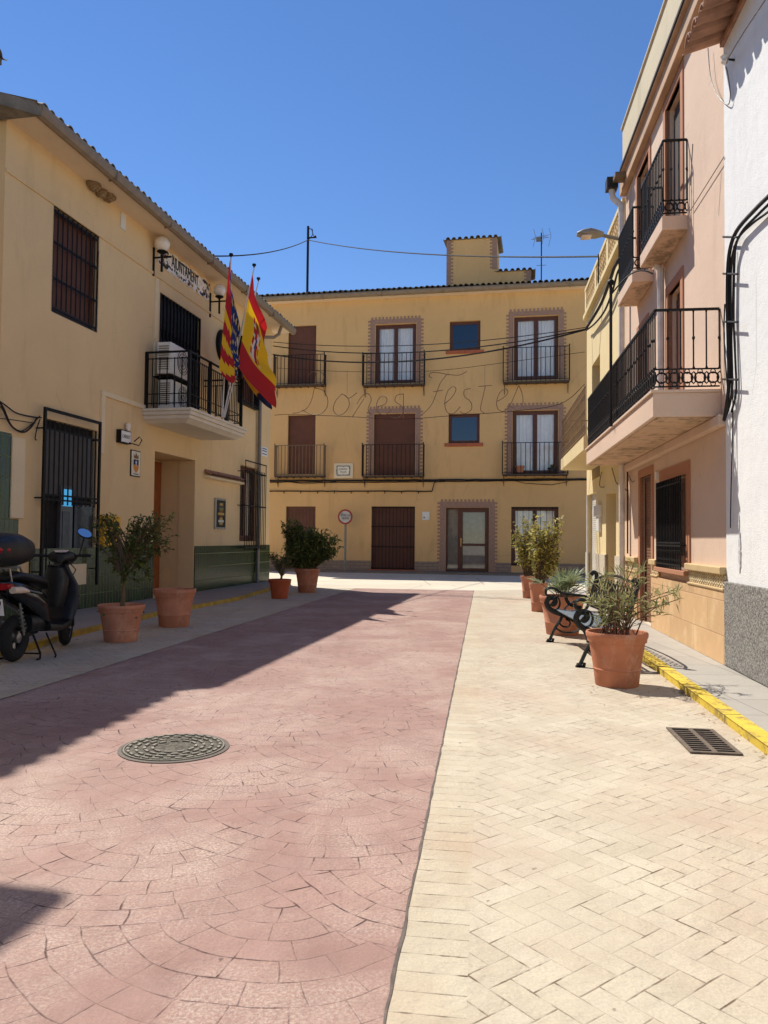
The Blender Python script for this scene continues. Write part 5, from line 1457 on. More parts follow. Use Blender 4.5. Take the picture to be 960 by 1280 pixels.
# ------------------------------------------------------------------ pots and plants
def pot(par, r, h, m='terra', rim=.1, seg=36):
    mb = MB(); rb = r*.68; ri = h*rim*1.9
    prof = [(.0001,.0),(rb,0),(rb+.006,.01),(rb+(r*.9-rb)*.33,h*.30),(rb+(r*.9-rb)*.34+.008,h*.315),(rb+(r*.9-rb)*.35+.001,h*.335),(r*.9,h-ri),(r*.955,h-ri+.004),(r*.965,h-ri*.62),(r*.985,h-ri*.55),(r,h-ri*.42),(r*1.005,h-.012),(r*.985,h),(r*.93,h-.003),(r*.9,h-.03),(r*.86,h*.8),(.0001,h*.8)]
    mb.lathe(prof, seg); p = mb.build('pot', m, par, smooth=True)
    s = MB(); rn = random.Random(int(r*1000)); n = 24
    vs = [(0,0,h*.87)]+[(r*.885*math.cos(2*PI*i/n)*.5, r*.885*math.sin(2*PI*i/n)*.5, h*.87+rn.uniform(-.01,.02)) for i in range(n)]+[(r*.9*math.cos(2*PI*i/n), r*.9*math.sin(2*PI*i/n), h*.86) for i in range(n)]
    s.add(vs, [(0,1+i,1+(i+1)%n) for i in range(n)]+[(1+i,1+n+i,1+n+(i+1)%n,1+(i+1)%n) for i in range(n)])
    s.build('soil', 'soil', par, smooth=True)
def leaf(mb, p, d, L, w, droop=.2, fold=.25):
    d = Vector(d).normalized(); s = d.cross(Vector((0,0,1)))
    if s.length < .05: s = Vector((1,0,0))
    s.normalize(); s = (Matrix.Rotation(U(-.9,.9), 3, d) @ s); up = s.cross(d)
    m1 = p+d*L*.45; t = p+d*L-Vector((0,0,L*droop))
    mb.add([p, m1+s*w+up*w*fold, t, m1-s*w+up*w*fold, m1-Vector((0,0,L*droop*.25))], [(0,1,4),(1,2,4),(2,3,4),(3,0,4)])
def rdir(up=.3):
    while True:
        v = Vector((U(-1,1),U(-1,1),U(-1,1)+up))
        if .05 < v.length: return v.normalized()
def branchy(par, lobes, n_br, base_z, leafL, leafW, mat, stems='bark', per=14, trunk=None, r0=.012, droop=.25):
    """lobes: (centre, radius(3), share): branches run from the pot into each lobe; leaves sit along the branch ends"""
    st = MB(); lf = MB()
    if trunk: st.tube(trunk, [.035*(1-.5*i/(len(trunk)-1)) for i in range(len(trunk))], 7)
    tips = [Vector(t) for t in (trunk or [(0,0,base_z)])]
    tot = sum(l[2] for l in lobes)
    for c, rad, share in lobes:
        c = Vector(c)
        for i in range(int(n_br*share/tot)):
            v = rdir(.25); k = U(.35,1)**.6; tip = c+Vector((v.x*rad[0], v.y*rad[1], v.z*rad[2]))*k
            b = tips[-1]+Vector((U(-.05,.05),U(-.05,.05),0)) if trunk else Vector((U(-.1,.1),U(-.1,.1),base_z))
            if trunk and R() < .5: b = Vector(trunk[-2]) if len(trunk) > 1 else b
            mid = (b*.5+tip*.5)+Vector((U(-.04,.04),U(-.04,.04),U(-.02,.08)))
            st.tube([b, mid, tip], [r0, r0*.6, r0*.25], 4, cap=False)
            q = per
            for j in range(q):
                t = U(.45,1.02); p = (mid+(tip-mid)*((t-.5)*2) if t > .5 else b+(mid-b)*t*2)
                d = (tip-mid).normalized()*.6+rdir(.15)
                leaf(lf, p, d, leafL*U(.6,1.2), leafW*U(.7,1.2), droop)
    st.build('stems', stems, par); lf.build('foliage', mat, par)
def potted(px, py, rpx, hpx, name, label, cat, m=None, group='terracotta pots along the street'):
    p = G(px, py); d = p.y; f_ = 1+rpx*.68/FPX; o = thing(name, label, cat, (p.x*f_, p.y*f_, 0), U(0,6), group)
    k = (d)/FPX; m = m or ('terra','terra_b','terra_c')[int(px)%3]; pot(o, rpx*k, hpx*k, m); return o, k
# left row
o, k = potted(151, 803.5, 29, 46, 'potted_shrub', 'terracotta pot with a tall leafy shrub beside the scooter', 'potted plant')
o.rotation_euler = (0,0,0)
branchy(o, [((-.3,.05,1.52),(.26,.22,.26),1.0),((.36,.0,1.42),(.40,.3,.38),2.2),((.05,.05,1.1),(.3,.25,.28),.8),((.22,0,.85),(.22,.2,.2),.4)], 120, .4, .085, .016, 'leafdark', per=17,
        trunk=[(0,0,.38),(.02,0,.6),(.0,.02,.85),(.08,0,1.1)])
mb = MB()
for i in range(120): a_ = U(0,2*PI); r_ = U(.1,.27); leaf(mb, Vector((r_*math.cos(a_), r_*math.sin(a_), .37)), rdir(.8), U(.05,.12), .02)
mb.build('low_growth', 'leafdark', o)
o, k = potted(217.5, 784.5, 26.5, 47, 'plant_pot', 'wide terracotta pot with no plant standing before the town hall doorway', 'plant pot')
o, k = potted(349.5, 748.5, 14.5, 24, 'potted_plant', 'small orange pot with a sparse thin plant at the far left corner', 'potted plant', 'terra2')
o.rotation_euler = (0,0,0)
branchy(o, [((-.1,0,.95),(.25,.2,.14),1),((.22,0,.95),(.25,.2,.16),1),((0,0,.8),(.2,.2,.1),.4)], 34, .35, .09, .02, 'leafdark', per=11, r0=.01, trunk=[(0,0,.3),(.04,0,.5),(-.02,0,.7)])
o, k = potted(384, 741, 16, 30, 'potted_shrub', 'terracotta pot with a dense round dark bush at the far left corner', 'potted plant')
o.rotation_euler = (0,0,0)
branchy(o, [((.0,0,1.12),(.55,.5,.55),2.4),((.52,0,1.25),(.38,.35,.42),1.2),((-.42,0,1.6),(.32,.3,.3),.9),((-.38,0,1.0),(.36,.3,.35),.8),((.05,0,1.5),(.35,.3,.25),.6)], 340, .5, .13, .024, 'leafbush', per=20)
# right row
o, k = potted(771, 861, 38.5, 68, 'potted_oleander', 'nearest terracotta pot with a loose narrow-leaved oleander in front of the bench', 'potted plant')
o.rotation_euler = (0,0,0)
st = MB(); lf = MB(); rn = random.Random(21)
tipspec = [(-.28,.62),(-.34,.85),(-.2,.98),(-.05,1.05),(-.1,.8),(.05,.9),(.12,.78),(.2,.95),(.28,.85),(.34,.72),(.44,.8),(.5,.7),(.4,.62),(.24,.68),(-.15,.7),(-.24,.74),(.0,.72),(-.3,.5),(.55,.78),(.32,1.0),(.12,1.02),(-.38,.68),(-.1,.6),(.18,.56),(.08,.64)]
for (tx, tz) in tipspec+tipspec[::6]:
    if tx < 0: tx *= .72
    b = Vector((U(-.18,.18),U(-.18,.18),.45)); tip = Vector((tx*1.0+U(-.05,.05), U(-.3,.3), .14+tz*.97+U(-.06,.08)))
    mid = b*.55+tip*.45+Vector((-tx*.12,0,.08)); P = smooth([b, mid, tip], 5)
    st.tube(P, [.008*(1-.6*i/(len(P)-1)) for i in range(len(P))], 5, cap=False)
    for j in range(3, len(P)):
        for q in range(2 if j < len(P)-2 else 5):
            p = Vector(P[j])+Vector((0,0,U(-.03,.02))); d = rdir(.5)+Vector((0,0,.45)); leaf(lf, p, d, U(.08,.17), .0062, U(.05,.4), .2)
st.build('stems', 'stemred', o); lf.build('foliage', 'leafole', o)
o, k = potted(703, 795, 29, 49, 'potted_palm', 'terracotta pot with dwarf palm fans behind the bench', 'potted plant')
o.rotation_euler = (0,0,0)
st = MB(); lf = MB()
for i in range(26):
    a_ = U(0, 2*PI); el = U(.15,1.2); d = Vector((math.cos(a_)*math.cos(el), math.sin(a_)*math.cos(el)*.8, math.sin(el))); L = U(.16,.42)*(1.2 if abs(d.x) > .5 else .95)
    b = Vector((U(-.06,.06),U(-.06,.06),.52)); p = b+d*L; st.tube([b, p], .006, 4)
    s = d.cross(Vector((0,0,1))).normalized(); n_ = s.cross(d)
    for j in range(15):
        t = (j-7)/7*1.25; dd = d*math.cos(t)+s*math.sin(t)+n_*U(-.1,.1); Lb = U(.24,.36)*(1-.25*abs(t)/1.25); w = .010
        e_ = p+dd*Lb-Vector((0,0,.04)); sd = dd.cross(n_).normalized()*w
        lf.add([p, p+dd*Lb*.5+sd, e_, p+dd*Lb*.5-sd], [(0,1,2,3)])
st.build('stems', 'bark', o); lf.build('foliage', 'leafpalm', o)
o, k = potted(673, 765, 12, 36, 'potted_shrub', 'tall yellow-green bush in a terracotta pot next beyond the dwarf palm', 'potted plant')
o.rotation_euler = (0,0,0); 
branchy(o, [((.12,0,1.2),(.34,.3,.55),1.5),((.34,0,1.55),(.22,.25,.42),.8),((-.02,0,1.6),(.22,.25,.36),.6),((.28,0,.9),(.3,.25,.28),.6)], 125, .5, .095, .026, 'leaflight', per=16, r0=.009)
o, k = potted(661, 748, 10.5, 28, 'potted_shrub', 'yellow-green bush in the farthest terracotta pot of the right row', 'potted plant')
o.rotation_euler = (0,0,0)
branchy(o, [((-.05,0,1.2),(.36,.34,.5),1.5),((-.1,0,1.7),(.3,.3,.35),.8),((-.3,0,1.4),(.2,.2,.3),.3),((.2,0,.85),(.34,.3,.25),.5)], 130, .5, .095, .024, 'leaflight', per=16, r0=.009)

# ------------------------------------------------------------------ bench
bn, bf = G(727, 834), G(688, 802)
dirb = (Vector((bf.x, bf.y, 0))-Vector((bn.x, bn.y, 0))); LB = min(2.1, dirb.length); ang = math.atan2(dirb.y, dirb.x)
o = thing('park_bench', 'cast iron bench with scrolled arms and slatted seat beside the right kerb', 'bench', (bn.x, bn.y, 0), ang)
# local: x along the bench (away from the viewer), seat depth runs to -y (towards the right kerb)
def endframe(x):
    mb = MB(); w = .019
    def crv(p, r=w, flat=1.9): mb.tube([(x, -a, b) for a, b in [(q[0], q[2]) for q in smooth([(a, 0, b) for a, b in p], 5)]], r, 6, flat=flat)
    crv([(-.05,.03),(-.02,.03),(.01,.09),(.06,.2),(.13,.31),(.16,.4)], .02)                # front leg with foot
    crv([(-.06,.015),(-.03,.0),(.02,.01),(.03,.05)], .018)
    crv([(.52,.0),(.5,.1),(.42,.22),(.3,.32),(.16,.38),(.04,.42),(-.03,.47),(-.06,.54),(-.03,.6),(.03,.61),(.06,.56),(.03,.52),(-.0,.54)], .018)
    crv([(.16,.4),(.3,.42),(.44,.44),(.5,.5),(.56,.7),(.62,.9)], .02)                      # seat rail and back post
    crv([(-.02,.62),(-.07,.66),(-.06,.73),(.0,.75),(.06,.73),(.14,.68),(.3,.66),(.46,.64),(.54,.62)], .019)      # arm with scroll
    crv([(.0,.6),(.08,.62),(.12,.55),(.1,.47),(.04,.44)], .014); crv([(.16,.42),(.22,.5),(.3,.56),(.4,.58),(.5,.54)], .012)
    crv([(.2,.62),(.24,.54),(.32,.5),(.42,.48)], .012)
    crv([(.1,.28),(.16,.22),(.24,.22),(.26,.28),(.2,.32)], .013); crv([(.06,.2),(.16,.14),(.3,.14),(.42,.2)], .014)
    crv([(.62,.9),(.62,.95),(.58,.97),(.55,.93)], .015); crv([(.5,.02),(.54,.0),(.58,.01)], .017)
    return mb.build('end_frame', 'castiron', o, smooth=True)
endframe(0); endframe(LB)
mb = MB()
for i in range(8):
    y = .08+i*.052; z = .425+.02*math.sin(i/7*PI)*-1+.02; mb.box(-.03, LB+.03, -y-.02, -y+.02, z, z+.018)
mb.build('seat', 'slat', o, bevel=.004)
mb = MB()
def bp(u, v): return (.12+u*(LB-.24), -(.51+.13*v), .52+.42*v)           # back panel, u along, v up
mb.tube([bp(0,0), bp(1,0)], .014, 6)
top = [bp(-.06,.75), bp(.04,.92), bp(.2,1.0), bp(.5,1.06), bp(.8,1.0), bp(.96,.92), bp(1.06,.75)]; mb.tube(smooth(top, 5), .018, 6)
mb.tube([bp(0,0), bp(0,.88)], .013, 5); mb.tube([bp(1,0), bp(1,.88)], .013, 5)
N = 13
for i in range(N):
    for j in range(3):
        c = bp((i+.5)/N, .16+.28*j); mb.ring(c, .052, .008, 'y', 10, 4, sx=1.15, sz=1.1)
    a, b = bp(i/N, 0), bp((i+1)/N, .92); mb.tube([a, b], .006, 4); a, b = bp((i+1)/N, 0), bp(i/N, .92); mb.tube([a, b], .006, 4)
mb.build('backrest', 'castiron', o)

# ------------------------------------------------------------------ manhole, grate
p = G(218, 935); o = thing('manhole_cover', 'round worn cast iron manhole cover set in the red paving', 'manhole cover', (p.x, p.y, 0), .4)
rm = .335
MB().lathe([(rm*1.07,0),(rm*1.07,.006),(rm,.008),(rm*.985,.003)], 48).build('ring_frame', plain('rusty_grey_rim', lin(98,88,78), .8, var=.3, sc=12), o)
mb = MB().lathe([(rm*.98,.0),(rm*.98,.007),(.0001,.0072)], 48); mb.build('cover', 'manhole', o)
mb = MB()
for r_, n_ in ((.295,26),(.245,20),(.19,16),(.14,11)):
    for i in range(n_):
        a0 = 2*PI*i/n_+r_*9; a1 = a0+2*PI/n_*.62; P = [(r_*1.0*math.cos(a0+(a1-a0)*q/3), r_*math.sin(a0+(a1-a0)*q/3), .011) for q in range(4)]
        mb.tube(P, .009, 4, flat=1.3)
mb.ring((0,0,.009), .322, .006, 'z', 40, 4)
mb.build('raised_pattern', plain('pale_worn_iron', lin(128,121,106), .7, .0, var=.25, sc=20), o)
mb = MB(); mb.tube([(-.42,.0,.004),(-.36,.05,.006),(-.3,.16,.01)], .012, 4)
ga, gb_, gc_, gd_ = G(840,913), G(888,914), G(918,942), G(868,942)
ux = (Vector(gb_)-Vector(ga)+Vector(gc_)-Vector(gd_))*.5; uy = (Vector(ga)-Vector(gd_)+Vector(gb_)-Vector(gc_))*.5
wG, hG = ux.length, uy.length; cG = (Vector(ga)+Vector(gb_)+Vector(gc_)+Vector(gd_))/4
an = math.atan2(kr(0)[1]-kr(1)[1], kr(0)[0]-kr(1)[0])+PI/2; hG=max(hG,.36)
print('GRATE', wG, hG, cG, kr(cG.y))
o = thing('drain_grate', 'rusty cast iron drain grate in the cream paving by the yellow kerb', 'drain grate', (cG.x, cG.y, 0), an)
MB().box(-wG/2-.02, wG/2+.02, -hG/2-.02, hG/2+.02, .0, .004).build('pit', 'ink', o)
mb = MB(); h0, h1 = .004, .014
for (a, b, c, d) in ((-wG/2-.03,-wG/2,-hG/2-.03,hG/2+.03),(wG/2,wG/2+.03,-hG/2-.03,hG/2+.03),(-wG/2,wG/2,hG/2,hG/2+.03),(-wG/2,wG/2,-hG/2-.03,-hG/2),(-.016,.016,-hG/2,hG/2)): mb.box(a,b,c,d,h0,h1)
n_ = 11
for i in range(1, n_): y = -hG/2+hG*i/n_; mb.box(-wG/2,-.016,y-.007,y+.007,h0,h1-.002).box(.016,wG/2,y-.007,y+.007,h0,h1-.002)
mb.build('grating', plain('rusty_iron', lin(104,90,76), .75, .2, var=.3, sc=15, bump=.6), o)

# ------------------------------------------------------------------ traffic sign
p = BW.w(BW.x(431.5, -.55, .8), -.55, SW); zc = BW.z(431.5, 646, -.6)
o = thing('road_sign', 'round white sign with red ring on a grey post before the ochre house', 'road sign', tuple(p), BW.ang)
zc -= SW; rS = 9.4/FPX*(p-EYE).length
MB().tube([(0,0,0),(0,0,zc+rS*.6)], .05, 8).build('post', 'steel', o)
MB().lathe([(rS,-.055),(rS,-.04),(.0001,-.04)], 40, (0,-.02,zc), 'y').build('backing_plate', 'steel', o)
mb = MB().lathe([(.0001,0),(rS*.78,0)], 40, (0,-.078,zc), 'y'); mb.build('face', 'whitepaint', o)
mb = MB().lathe([(rS*.78,-.004),(rS*.99,-.004),(rS*.99,.0),(rS*.78,.0)], 40, (0,-.077,zc), 'y', cap=False); mb.build('red_ring', 'redpaint', o)
text_mesh('VEHICLES', rS*.34, 'lettering', 'ink', o, (0,-.08,zc+rS*.2)); text_mesh('VEINS', rS*.36, 'lettering', 'ink', o, (0,-.08,zc-rS*.22), .004, sx=1.1)

# ------------------------------------------------------------------ flags
def base_pt(px): 
    return LW.w(LW.x(px, -OUT, bal_z+.0), -OUT-.03, LW.z(px, 521, -OUT-.03))
def flag_on(px0, pxt, pyt, outt, name, label, hoist, flyTop, flyBot, paint, cat='flag', nu=34, nv=30, fold=.09, sx0=0):
    """pole from the balcony front to a tip; outt = how far the tip stands out; hoist = (py start, py end) on the pole"""
    b = base_pt(px0); xt = LW.x(pxt, -OUT-outt, 6); tip = LW.w(xt, -OUT-outt, LW.z(pxt, pyt, -OUT-outt))
    o = thing(name, label, cat, tuple(b), 0, 'flags on the town hall balcony')
    b = Vector(b); tip = Vector(tip)-b
    MB().tube([(0,0,0), tuple(tip)], .017, 8).build('pole', 'pipe', o, smooth=True)
    MB().lathe([(.0001,.1),(.045,.09),(.05,.05),(.02,.03),(.02,0)], 10, tuple(tip)).build('finial', 'iron', o, smooth=True)
    # cloth: points given on the plane (along street, up) at the pole's distance
    def P(px, py, out): x, z = LW.at(px, py, -OUT-out); return Vector(LW.w(x, -OUT-out, z))-b
    H0, H1 = P(*hoist[0]), P(*hoist[1]); F0, F1 = P(*flyTop), P(*flyBot)
    nrm = (tip.cross(F0-H0)).normalized(); mb = MB(); vs = []
    for j in range(nv+1):
        v = j/nv
        for i in range(nu+1):
            u = i/nu
            p = (H0*(1-v)+H1*v)*(1-u)+(F0*(1-v)+F1*v)*u
            p = p + nrm*(fold*min(1, u*3)*(math.sin(u*5+v*9)+.5*math.sin(v*21+u*4))*(.4+.6*u)) + Vector((0,0,-.16*math.sin(PI*u)*v))
            vs.append(p)
    n0 = len(mb.v); mb.v += [tuple(p) for p in vs]
    for j in range(nv):
        for i in range(nu):
            mb.f.append((j*(nu+1)+i, j*(nu+1)+i+1, (j+1)*(nu+1)+i+1, (j+1)*(nu+1)+i)); mb.c.append(paint((i+.5)/nu, (j+.5)/nv))
    mb.build('cloth', 'cloth', o, smooth=True)
    return o
RED, YEL, BLU = lin(178,28,32), lin(236,186,24), lin(28,44,104)
def spain(u, v):
    c = RED if (v < .27 or v > .72) else YEL
    du, dv = (u-.42)/.17, (v-.5)/.2
    if abs(du) < 1 and abs(dv) < 1:
        if abs(du) < .5 and dv > -.5: c = RED if (du*dv > 0) else lin(225,210,200)
        if abs(du) < .16 and abs(dv-.1) < .2: c = lin(60,60,120)
        if .62 < abs(du) < .85: c = lin(214,206,196) if int(v*40) % 2 else RED
        if dv < -.5 and abs(du) < .4: c = lin(150,50,40)
    return c
def valencia(u, v):
    if u > .12+v*.8:
        return (lin(206,176,90) if (math.sin(u*19+1)*math.sin(v*46) > .5) else BLU)
    if v < .42: return RED
    k = int((v+u*.15)*9); return YEL if k % 2 == 0 else RED
def europe(u, v):
    if u < .25 or v < .4: return YEL
    return BLU
flag_on(279, 321.5, 350, .2, 'navy_flag', 'navy and yellow flag hanging behind the Spanish flag', ((314.5,400,.1),(304,470,.08)), (334,480,.12), (341,512,.12), lambda u, v: (lin(24,30,66) if v*.55+u*.8 > .86 else YEL), fold=.03)
flag_on(277.5, 316, 333, .42, 'spanish_flag', 'red and yellow flag with a coat of arms hanging from the middle pole', ((315.6,343,.42),(297,457,.3)), (329,405,.5), (347.5,510,.42), spain, fold=.07)
flag_on(276, 287, 320, .12, 'valencian_flag', 'red and yellow striped flag with a blue band on the left pole', ((287,325,.3),(274,462,.25)), (298,412,.3), (297,476,.3), valencia, fold=.04)

# ------------------------------------------------------------------ festive wire lettering between the houses
LA = Vector((*hc(440).xy, 0)); LC = Vector((*yc(734,410).xy, 0))
FW = Frame(LA, math.atan2((LC-LA).y, (LC-LA).x))
def fp(pts): return [tuple(FW.w(FW.at(a, b)[0], 0, FW.at(a, b)[1])) for a, b in pts]
Zt = lambda P: [(340+x/3, 455+y/3) for x, y in P]
strokes = [
 [(165,34),(160,80),(150,130),(132,165),(104,180),(78,185)], [(132,48),(148,32),(176,26),(194,44),(186,72),(158,88)], [(158,90),(190,98),(208,128),(206,162),(184,186),(150,190),(112,172)],
 [(262,112),(238,140),(230,172),(248,192),(275,180),(290,150),(280,122),(262,112)],
 [(270,115),(290,128),(318,108)], [(345,130),(300,200)], [(318,150),(340,118),(362,112),(372,135),(360,170),(372,190)],
 [(395,160),(425,150),(430,128),(408,122),(392,150),(398,182),(425,190),(448,172)],
 [(492,112),(468,118),(462,140),(486,158),(492,182),(470,202),(445,196)], [(493,110),(493,205)],
 [(730,28),(700,42),(655,38),(620,32),(595,34),(590,46),(600,52)], [(655,40),(632,70),(620,100),(600,150),(572,182),(560,190)], [(605,104),(640,98)],
 [(645,150),(672,128),(690,98),(680,84),(660,100),(648,140),(655,178),(680,186),(706,160)],
 [(745,92),(722,98),(722,122),(745,142),(748,170),(724,186),(705,178)],
 [(800,82),(792,120),(782,170),(800,186)], [(775,84),(825,80)],
 [(845,140),(870,125),(885,105),(872,92),(852,110),(842,145),(850,172),(872,176),(895,150),(925,80)],
 [(925,80),(938,110),(940,150),(920,168),(895,160)]]
o = thing('wire_lettering', 'wire festive lettering reading Bones Festes strung across the street', 'festive lettering', tuple(LA))
for grp in (strokes[:9], strokes[9:]):
    mb = MB(); mb.T = Matrix.Translation(-LA)
    for s_ in grp: mb.tube(smooth(fp(Zt(s_)), 4), .0105, 5)
    mb.build('lettering', 'ember', o, smooth=True)
mb = MB()
mb.tube(smooth(fp([(345,460),(420,464),(500,465),(560,462),(640,452),(731,440)]), 6), .007, 4)
mb.tube(smooth(fp([(343,519),(366,518),(440,521),(500,524),(560,520),(640,514),(700,505),(731,480)]), 6), .009, 4)
for a, b, c in ((372,463,482),(434,464,492),(500,465,500),(560,462,470),(606,456,484),(655,450,470)): mb.tube(fp([(a,b),(a,c)]), .004, 4)
tag(mb.build('support_wires', 'cable', None), 'thin stay wires holding up the festive lettering', 'wire')

# fallen leaves and grit gathered along the kerbs and under the pots
lf = MB(); rn = random.Random(77)
def litter(x, y, z=.004):
    a_ = rn.uniform(0, 6.3); L = rn.uniform(.018,.045); w_ = L*rn.uniform(.15,.3); c_, s_ = math.cos(a_), math.sin(a_)
    lf.add([(x,y,z),(x+c_*L*.5-s_*w_,y+s_*L*.5+c_*w_,z+.004),(x+c_*L,y+s_*L,z+.003),(x+c_*L*.5+s_*w_,y+s_*L*.5-c_*w_,z+.006)], [(0,1,2,3)])
for i in range(150):
    Y = rn.uniform(3, 18); litter(kr(Y)[0]-abs(rn.gauss(0,.05))-.01, Y)
for i in range(60):
    t = rn.random(); a_, b_ = lk[1], lk[4]; litter(a_[0]+(b_[0]-a_[0])*t+abs(rn.gauss(0,.06))+.03, a_[1]+(b_[1]-a_[1])*t, .003)
for (px_, py_) in ((152,803),(218,785),(771,861),(703,795),(384,741)):
    p_ = G(px_, py_)
    for i in range(16): litter(p_.x+rn.gauss(0,.3), p_.y+rn.gauss(0,.25)-.15)
q = lf.build('litter', leafmat('dry_fallen_leaves', lin(96,72,40), lin(168,136,84))); q['kind'] = 'stuff'
# ------------------------------------------------------------------ scooter (local: x forward, y left, z up; rear wheel contact at x=0)
ra, fb = G(17, 827), G(89, 806.5)
d_ = Vector((fb.x-ra.x, fb.y-ra.y)); WB = 1.3
sc = thing('motor_scooter', 'black scooter with rear top case parked at the left kerb', 'scooter', (ra.x, ra.y, 0), math.atan2(d_.y, d_.x))
sc.rotation_euler = (math.radians(0), 0, math.atan2(d_.y, d_.x))
k = d_.length/WB; sc.scale = (k, k, k*1.04)
def wheel(x, r, w):
    t = MB(); prof = []
    for i in range(13): a = 2*PI*i/12; prof.append((r-w*.55+w*.55*math.cos(a), w*.5*math.sin(a)))
    t.lathe(prof, 36, (x,0,r), 'y', cap=False); ty = t.build('wheel', 'rubber', sc, smooth=True)
    m = MB(); ri = r-w*.9
    m.lathe([(ri,-.045),(ri+.012,-.05),(ri+.012,.05),(ri,.045),(ri-.012,0),(ri,-.045)], 32, (x,0,r), 'y', cap=False)
    for i in range(3):
        for dd in (-.16,.16):
            a = 2*PI*i/3+.4; m.tube([(x+.04*math.cos(a),0,r+.04*math.sin(a)), (x+ri*math.cos(a+dd),0,r+ri*math.sin(a+dd))], [.02,.013], 6)
    m.lathe([(.0001,-.06),(.05,-.055),(.055,.055),(.0001,.06)], 16, (x,0,r), 'y')
    m.build('rim', 'alu', ty, smooth=True)
    return ty
wheel(0, .245, .125); wheel(WB, .245, .12)
def sec(x, z, hw, hh, tilt=0.0): return ((x,0,z), (0,hw,0), (math.sin(tilt)*hh,0,math.cos(tilt)*hh))
mb = MB().loft([sec(-.36,.83,.05,.03), sec(-.3,.8,.13,.07), sec(-.12,.74,.17,.12), sec(.15,.66,.175,.15), sec(.4,.55,.16,.17), sec(.52,.42,.13,.14), sec(.58,.34,.1,.07)], 20, 2.5)
mb.build('rear_body', 'gloss', sc, smooth=True)
mb = MB().loft([sec(-.3,.89,.1,.03), sec(-.1,.9,.15,.05), sec(.15,.86,.16,.055), sec(.3,.84,.15,.055), sec(.48,.81,.12,.045), sec(.58,.75,.07,.03)], 18, 2.4)
mb.build('seat', 'mattblack', sc, smooth=True)
mb = MB().loft([sec(.5,.31,.15,.05), sec(.75,.28,.17,.045), sec(.98,.31,.16,.05)], 16, 3.5); mb.build('floorboard', 'mattblack', sc, smooth=True)
mb = MB(); P = []
# leg shield: a curved plate
rows = [(.98,.30,.15),(1.0,.42,.2),(1.02,.58,.235),(1.0,.74,.225),(.95,.88,.17),(.9,.98,.12)]
mb.loft([((x,0,z),(0,hw,0),(.035,0,.0)) for x, z, hw in rows], 20, 2.2); mb.build('leg_shield', 'blueblack', sc, smooth=True)
mb = MB().loft([((.86,0,.5),(0,.09,0),(.08,0,0)), ((.87,0,.65),(0,.14,0),(.1,0,0)), ((.87,0,.82),(0,.16,0),(.08,0,0)), ((.86,0,.95),(0,.1,0),(.06,0,0))], 18, 2.6); mb.build('inner_fairing', 'mattblack', sc, smooth=True)
mb = MB().loft([((1.08,0,.42),(0,.11,0),(.06,0,0)), ((1.1,0,.6),(0,.15,0),(.07,0,0)), ((1.07,0,.8),(0,.14,0),(.06,0,0)), ((1.0,0,.98),(0,.08,0),(.04,0,0))], 18, 2.4); mb.build('front_fairing', 'gloss', sc, smooth=True)
mb = MB().loft([((1.06,.0,.5),(0,.08,0),(.02,0,.04)), ((1.2,.0,.54),(0,.085,0),(0,0,.03)), ((1.38,0,.5),(0,.08,0),(.01,0,.025)), ((1.5,0,.4),(0,.06,0),(.02,0,.015))], 14, 2.4); mb.build('front_mudguard', 'gloss', sc, smooth=True)
mb = MB()
for y in (-.085,.085): mb.tube([(WB,y,.245),(WB-.07,y,.5),(1.12,y*.6,.66)], .02, 8)
mb.tube([(WB,-.1,.245),(WB,.1,.245)], .018, 8); mb.build('fork', 'mattblack', sc, smooth=True)
# handlebar cover, dash, grips, levers
mb = MB().loft([((.84,0,1.06),(0,.05,0),(0,0,.05)), ((.9,0,1.08),(0,.15,0),(0,0,.065)), ((.98,0,1.07),(0,.17,0),(0,0,.07)), ((1.06,0,1.03),(0,.12,0),(0,0,.06)), ((1.1,0,1.0),(0,.05,0),(0,0,.03))], 18, 2.3); hb = mb.build('handlebar_cover', 'mattblack', sc, smooth=True)
MB().tube([(.9,0,.95),(.95,0,1.08)], .05, 10).build('steering_neck', 'mattblack', sc, smooth=True)
mb = MB()
mb.loft([((.86,0,1.128),(0,.06,0),(.03,0,.0)), ((.9,0,1.15),(0,.09,0),(.03,0,.0))], 14, 2.4); mb.lathe([(.0001,.012),(.045,.01),(.05,0)], 16, (.9,.0,1.142)); mb.build('instrument', 'clearlens', hb, smooth=True)
for s in (-1, 1):
    MB().tube([(.93,s*.15,1.08),(.9,s*.22,1.09),(.86,s*.34,1.09)], [.016,.018,.019], 8).build('grip', 'rubber', sc, smooth=True)
    MB().tube([(.95,s*.17,1.08),(.97,s*.24,1.09),(.93,s*.33,1.08)], .008, 6).build('brake_lever', 'alu', sc, smooth=True)
    if s > 0: continue
    m = MB().tube([(.93,s*.2,1.1),(.95,s*.23,1.22),(.93,s*.25,1.31)], .008, 6).build('mirror_stem', 'iron', sc, smooth=True)
    MB().loft([((.945,s*.26,1.34),(0,.085,.03),(.025,-.01,.048)), ((.92,s*.26,1.35),(0,.085,.03),(.025,-.01,.048))], 18, 2.2).build('mirror_shell', 'mattblack', m, smooth=True)
    vs = []
    c = Vector((.912, s*.26, 1.354)); a = Vector((-.0,.078,.028)); b = Vector((.022,-.009,.043))
    for i in range(24): t = 2*PI*i/24; vs.append(c+a*math.cos(t)+b*math.sin(t))
    MB().add(vs, [tuple(range(23,-1,-1))]).build('mirror_glass', 'mirror', m)
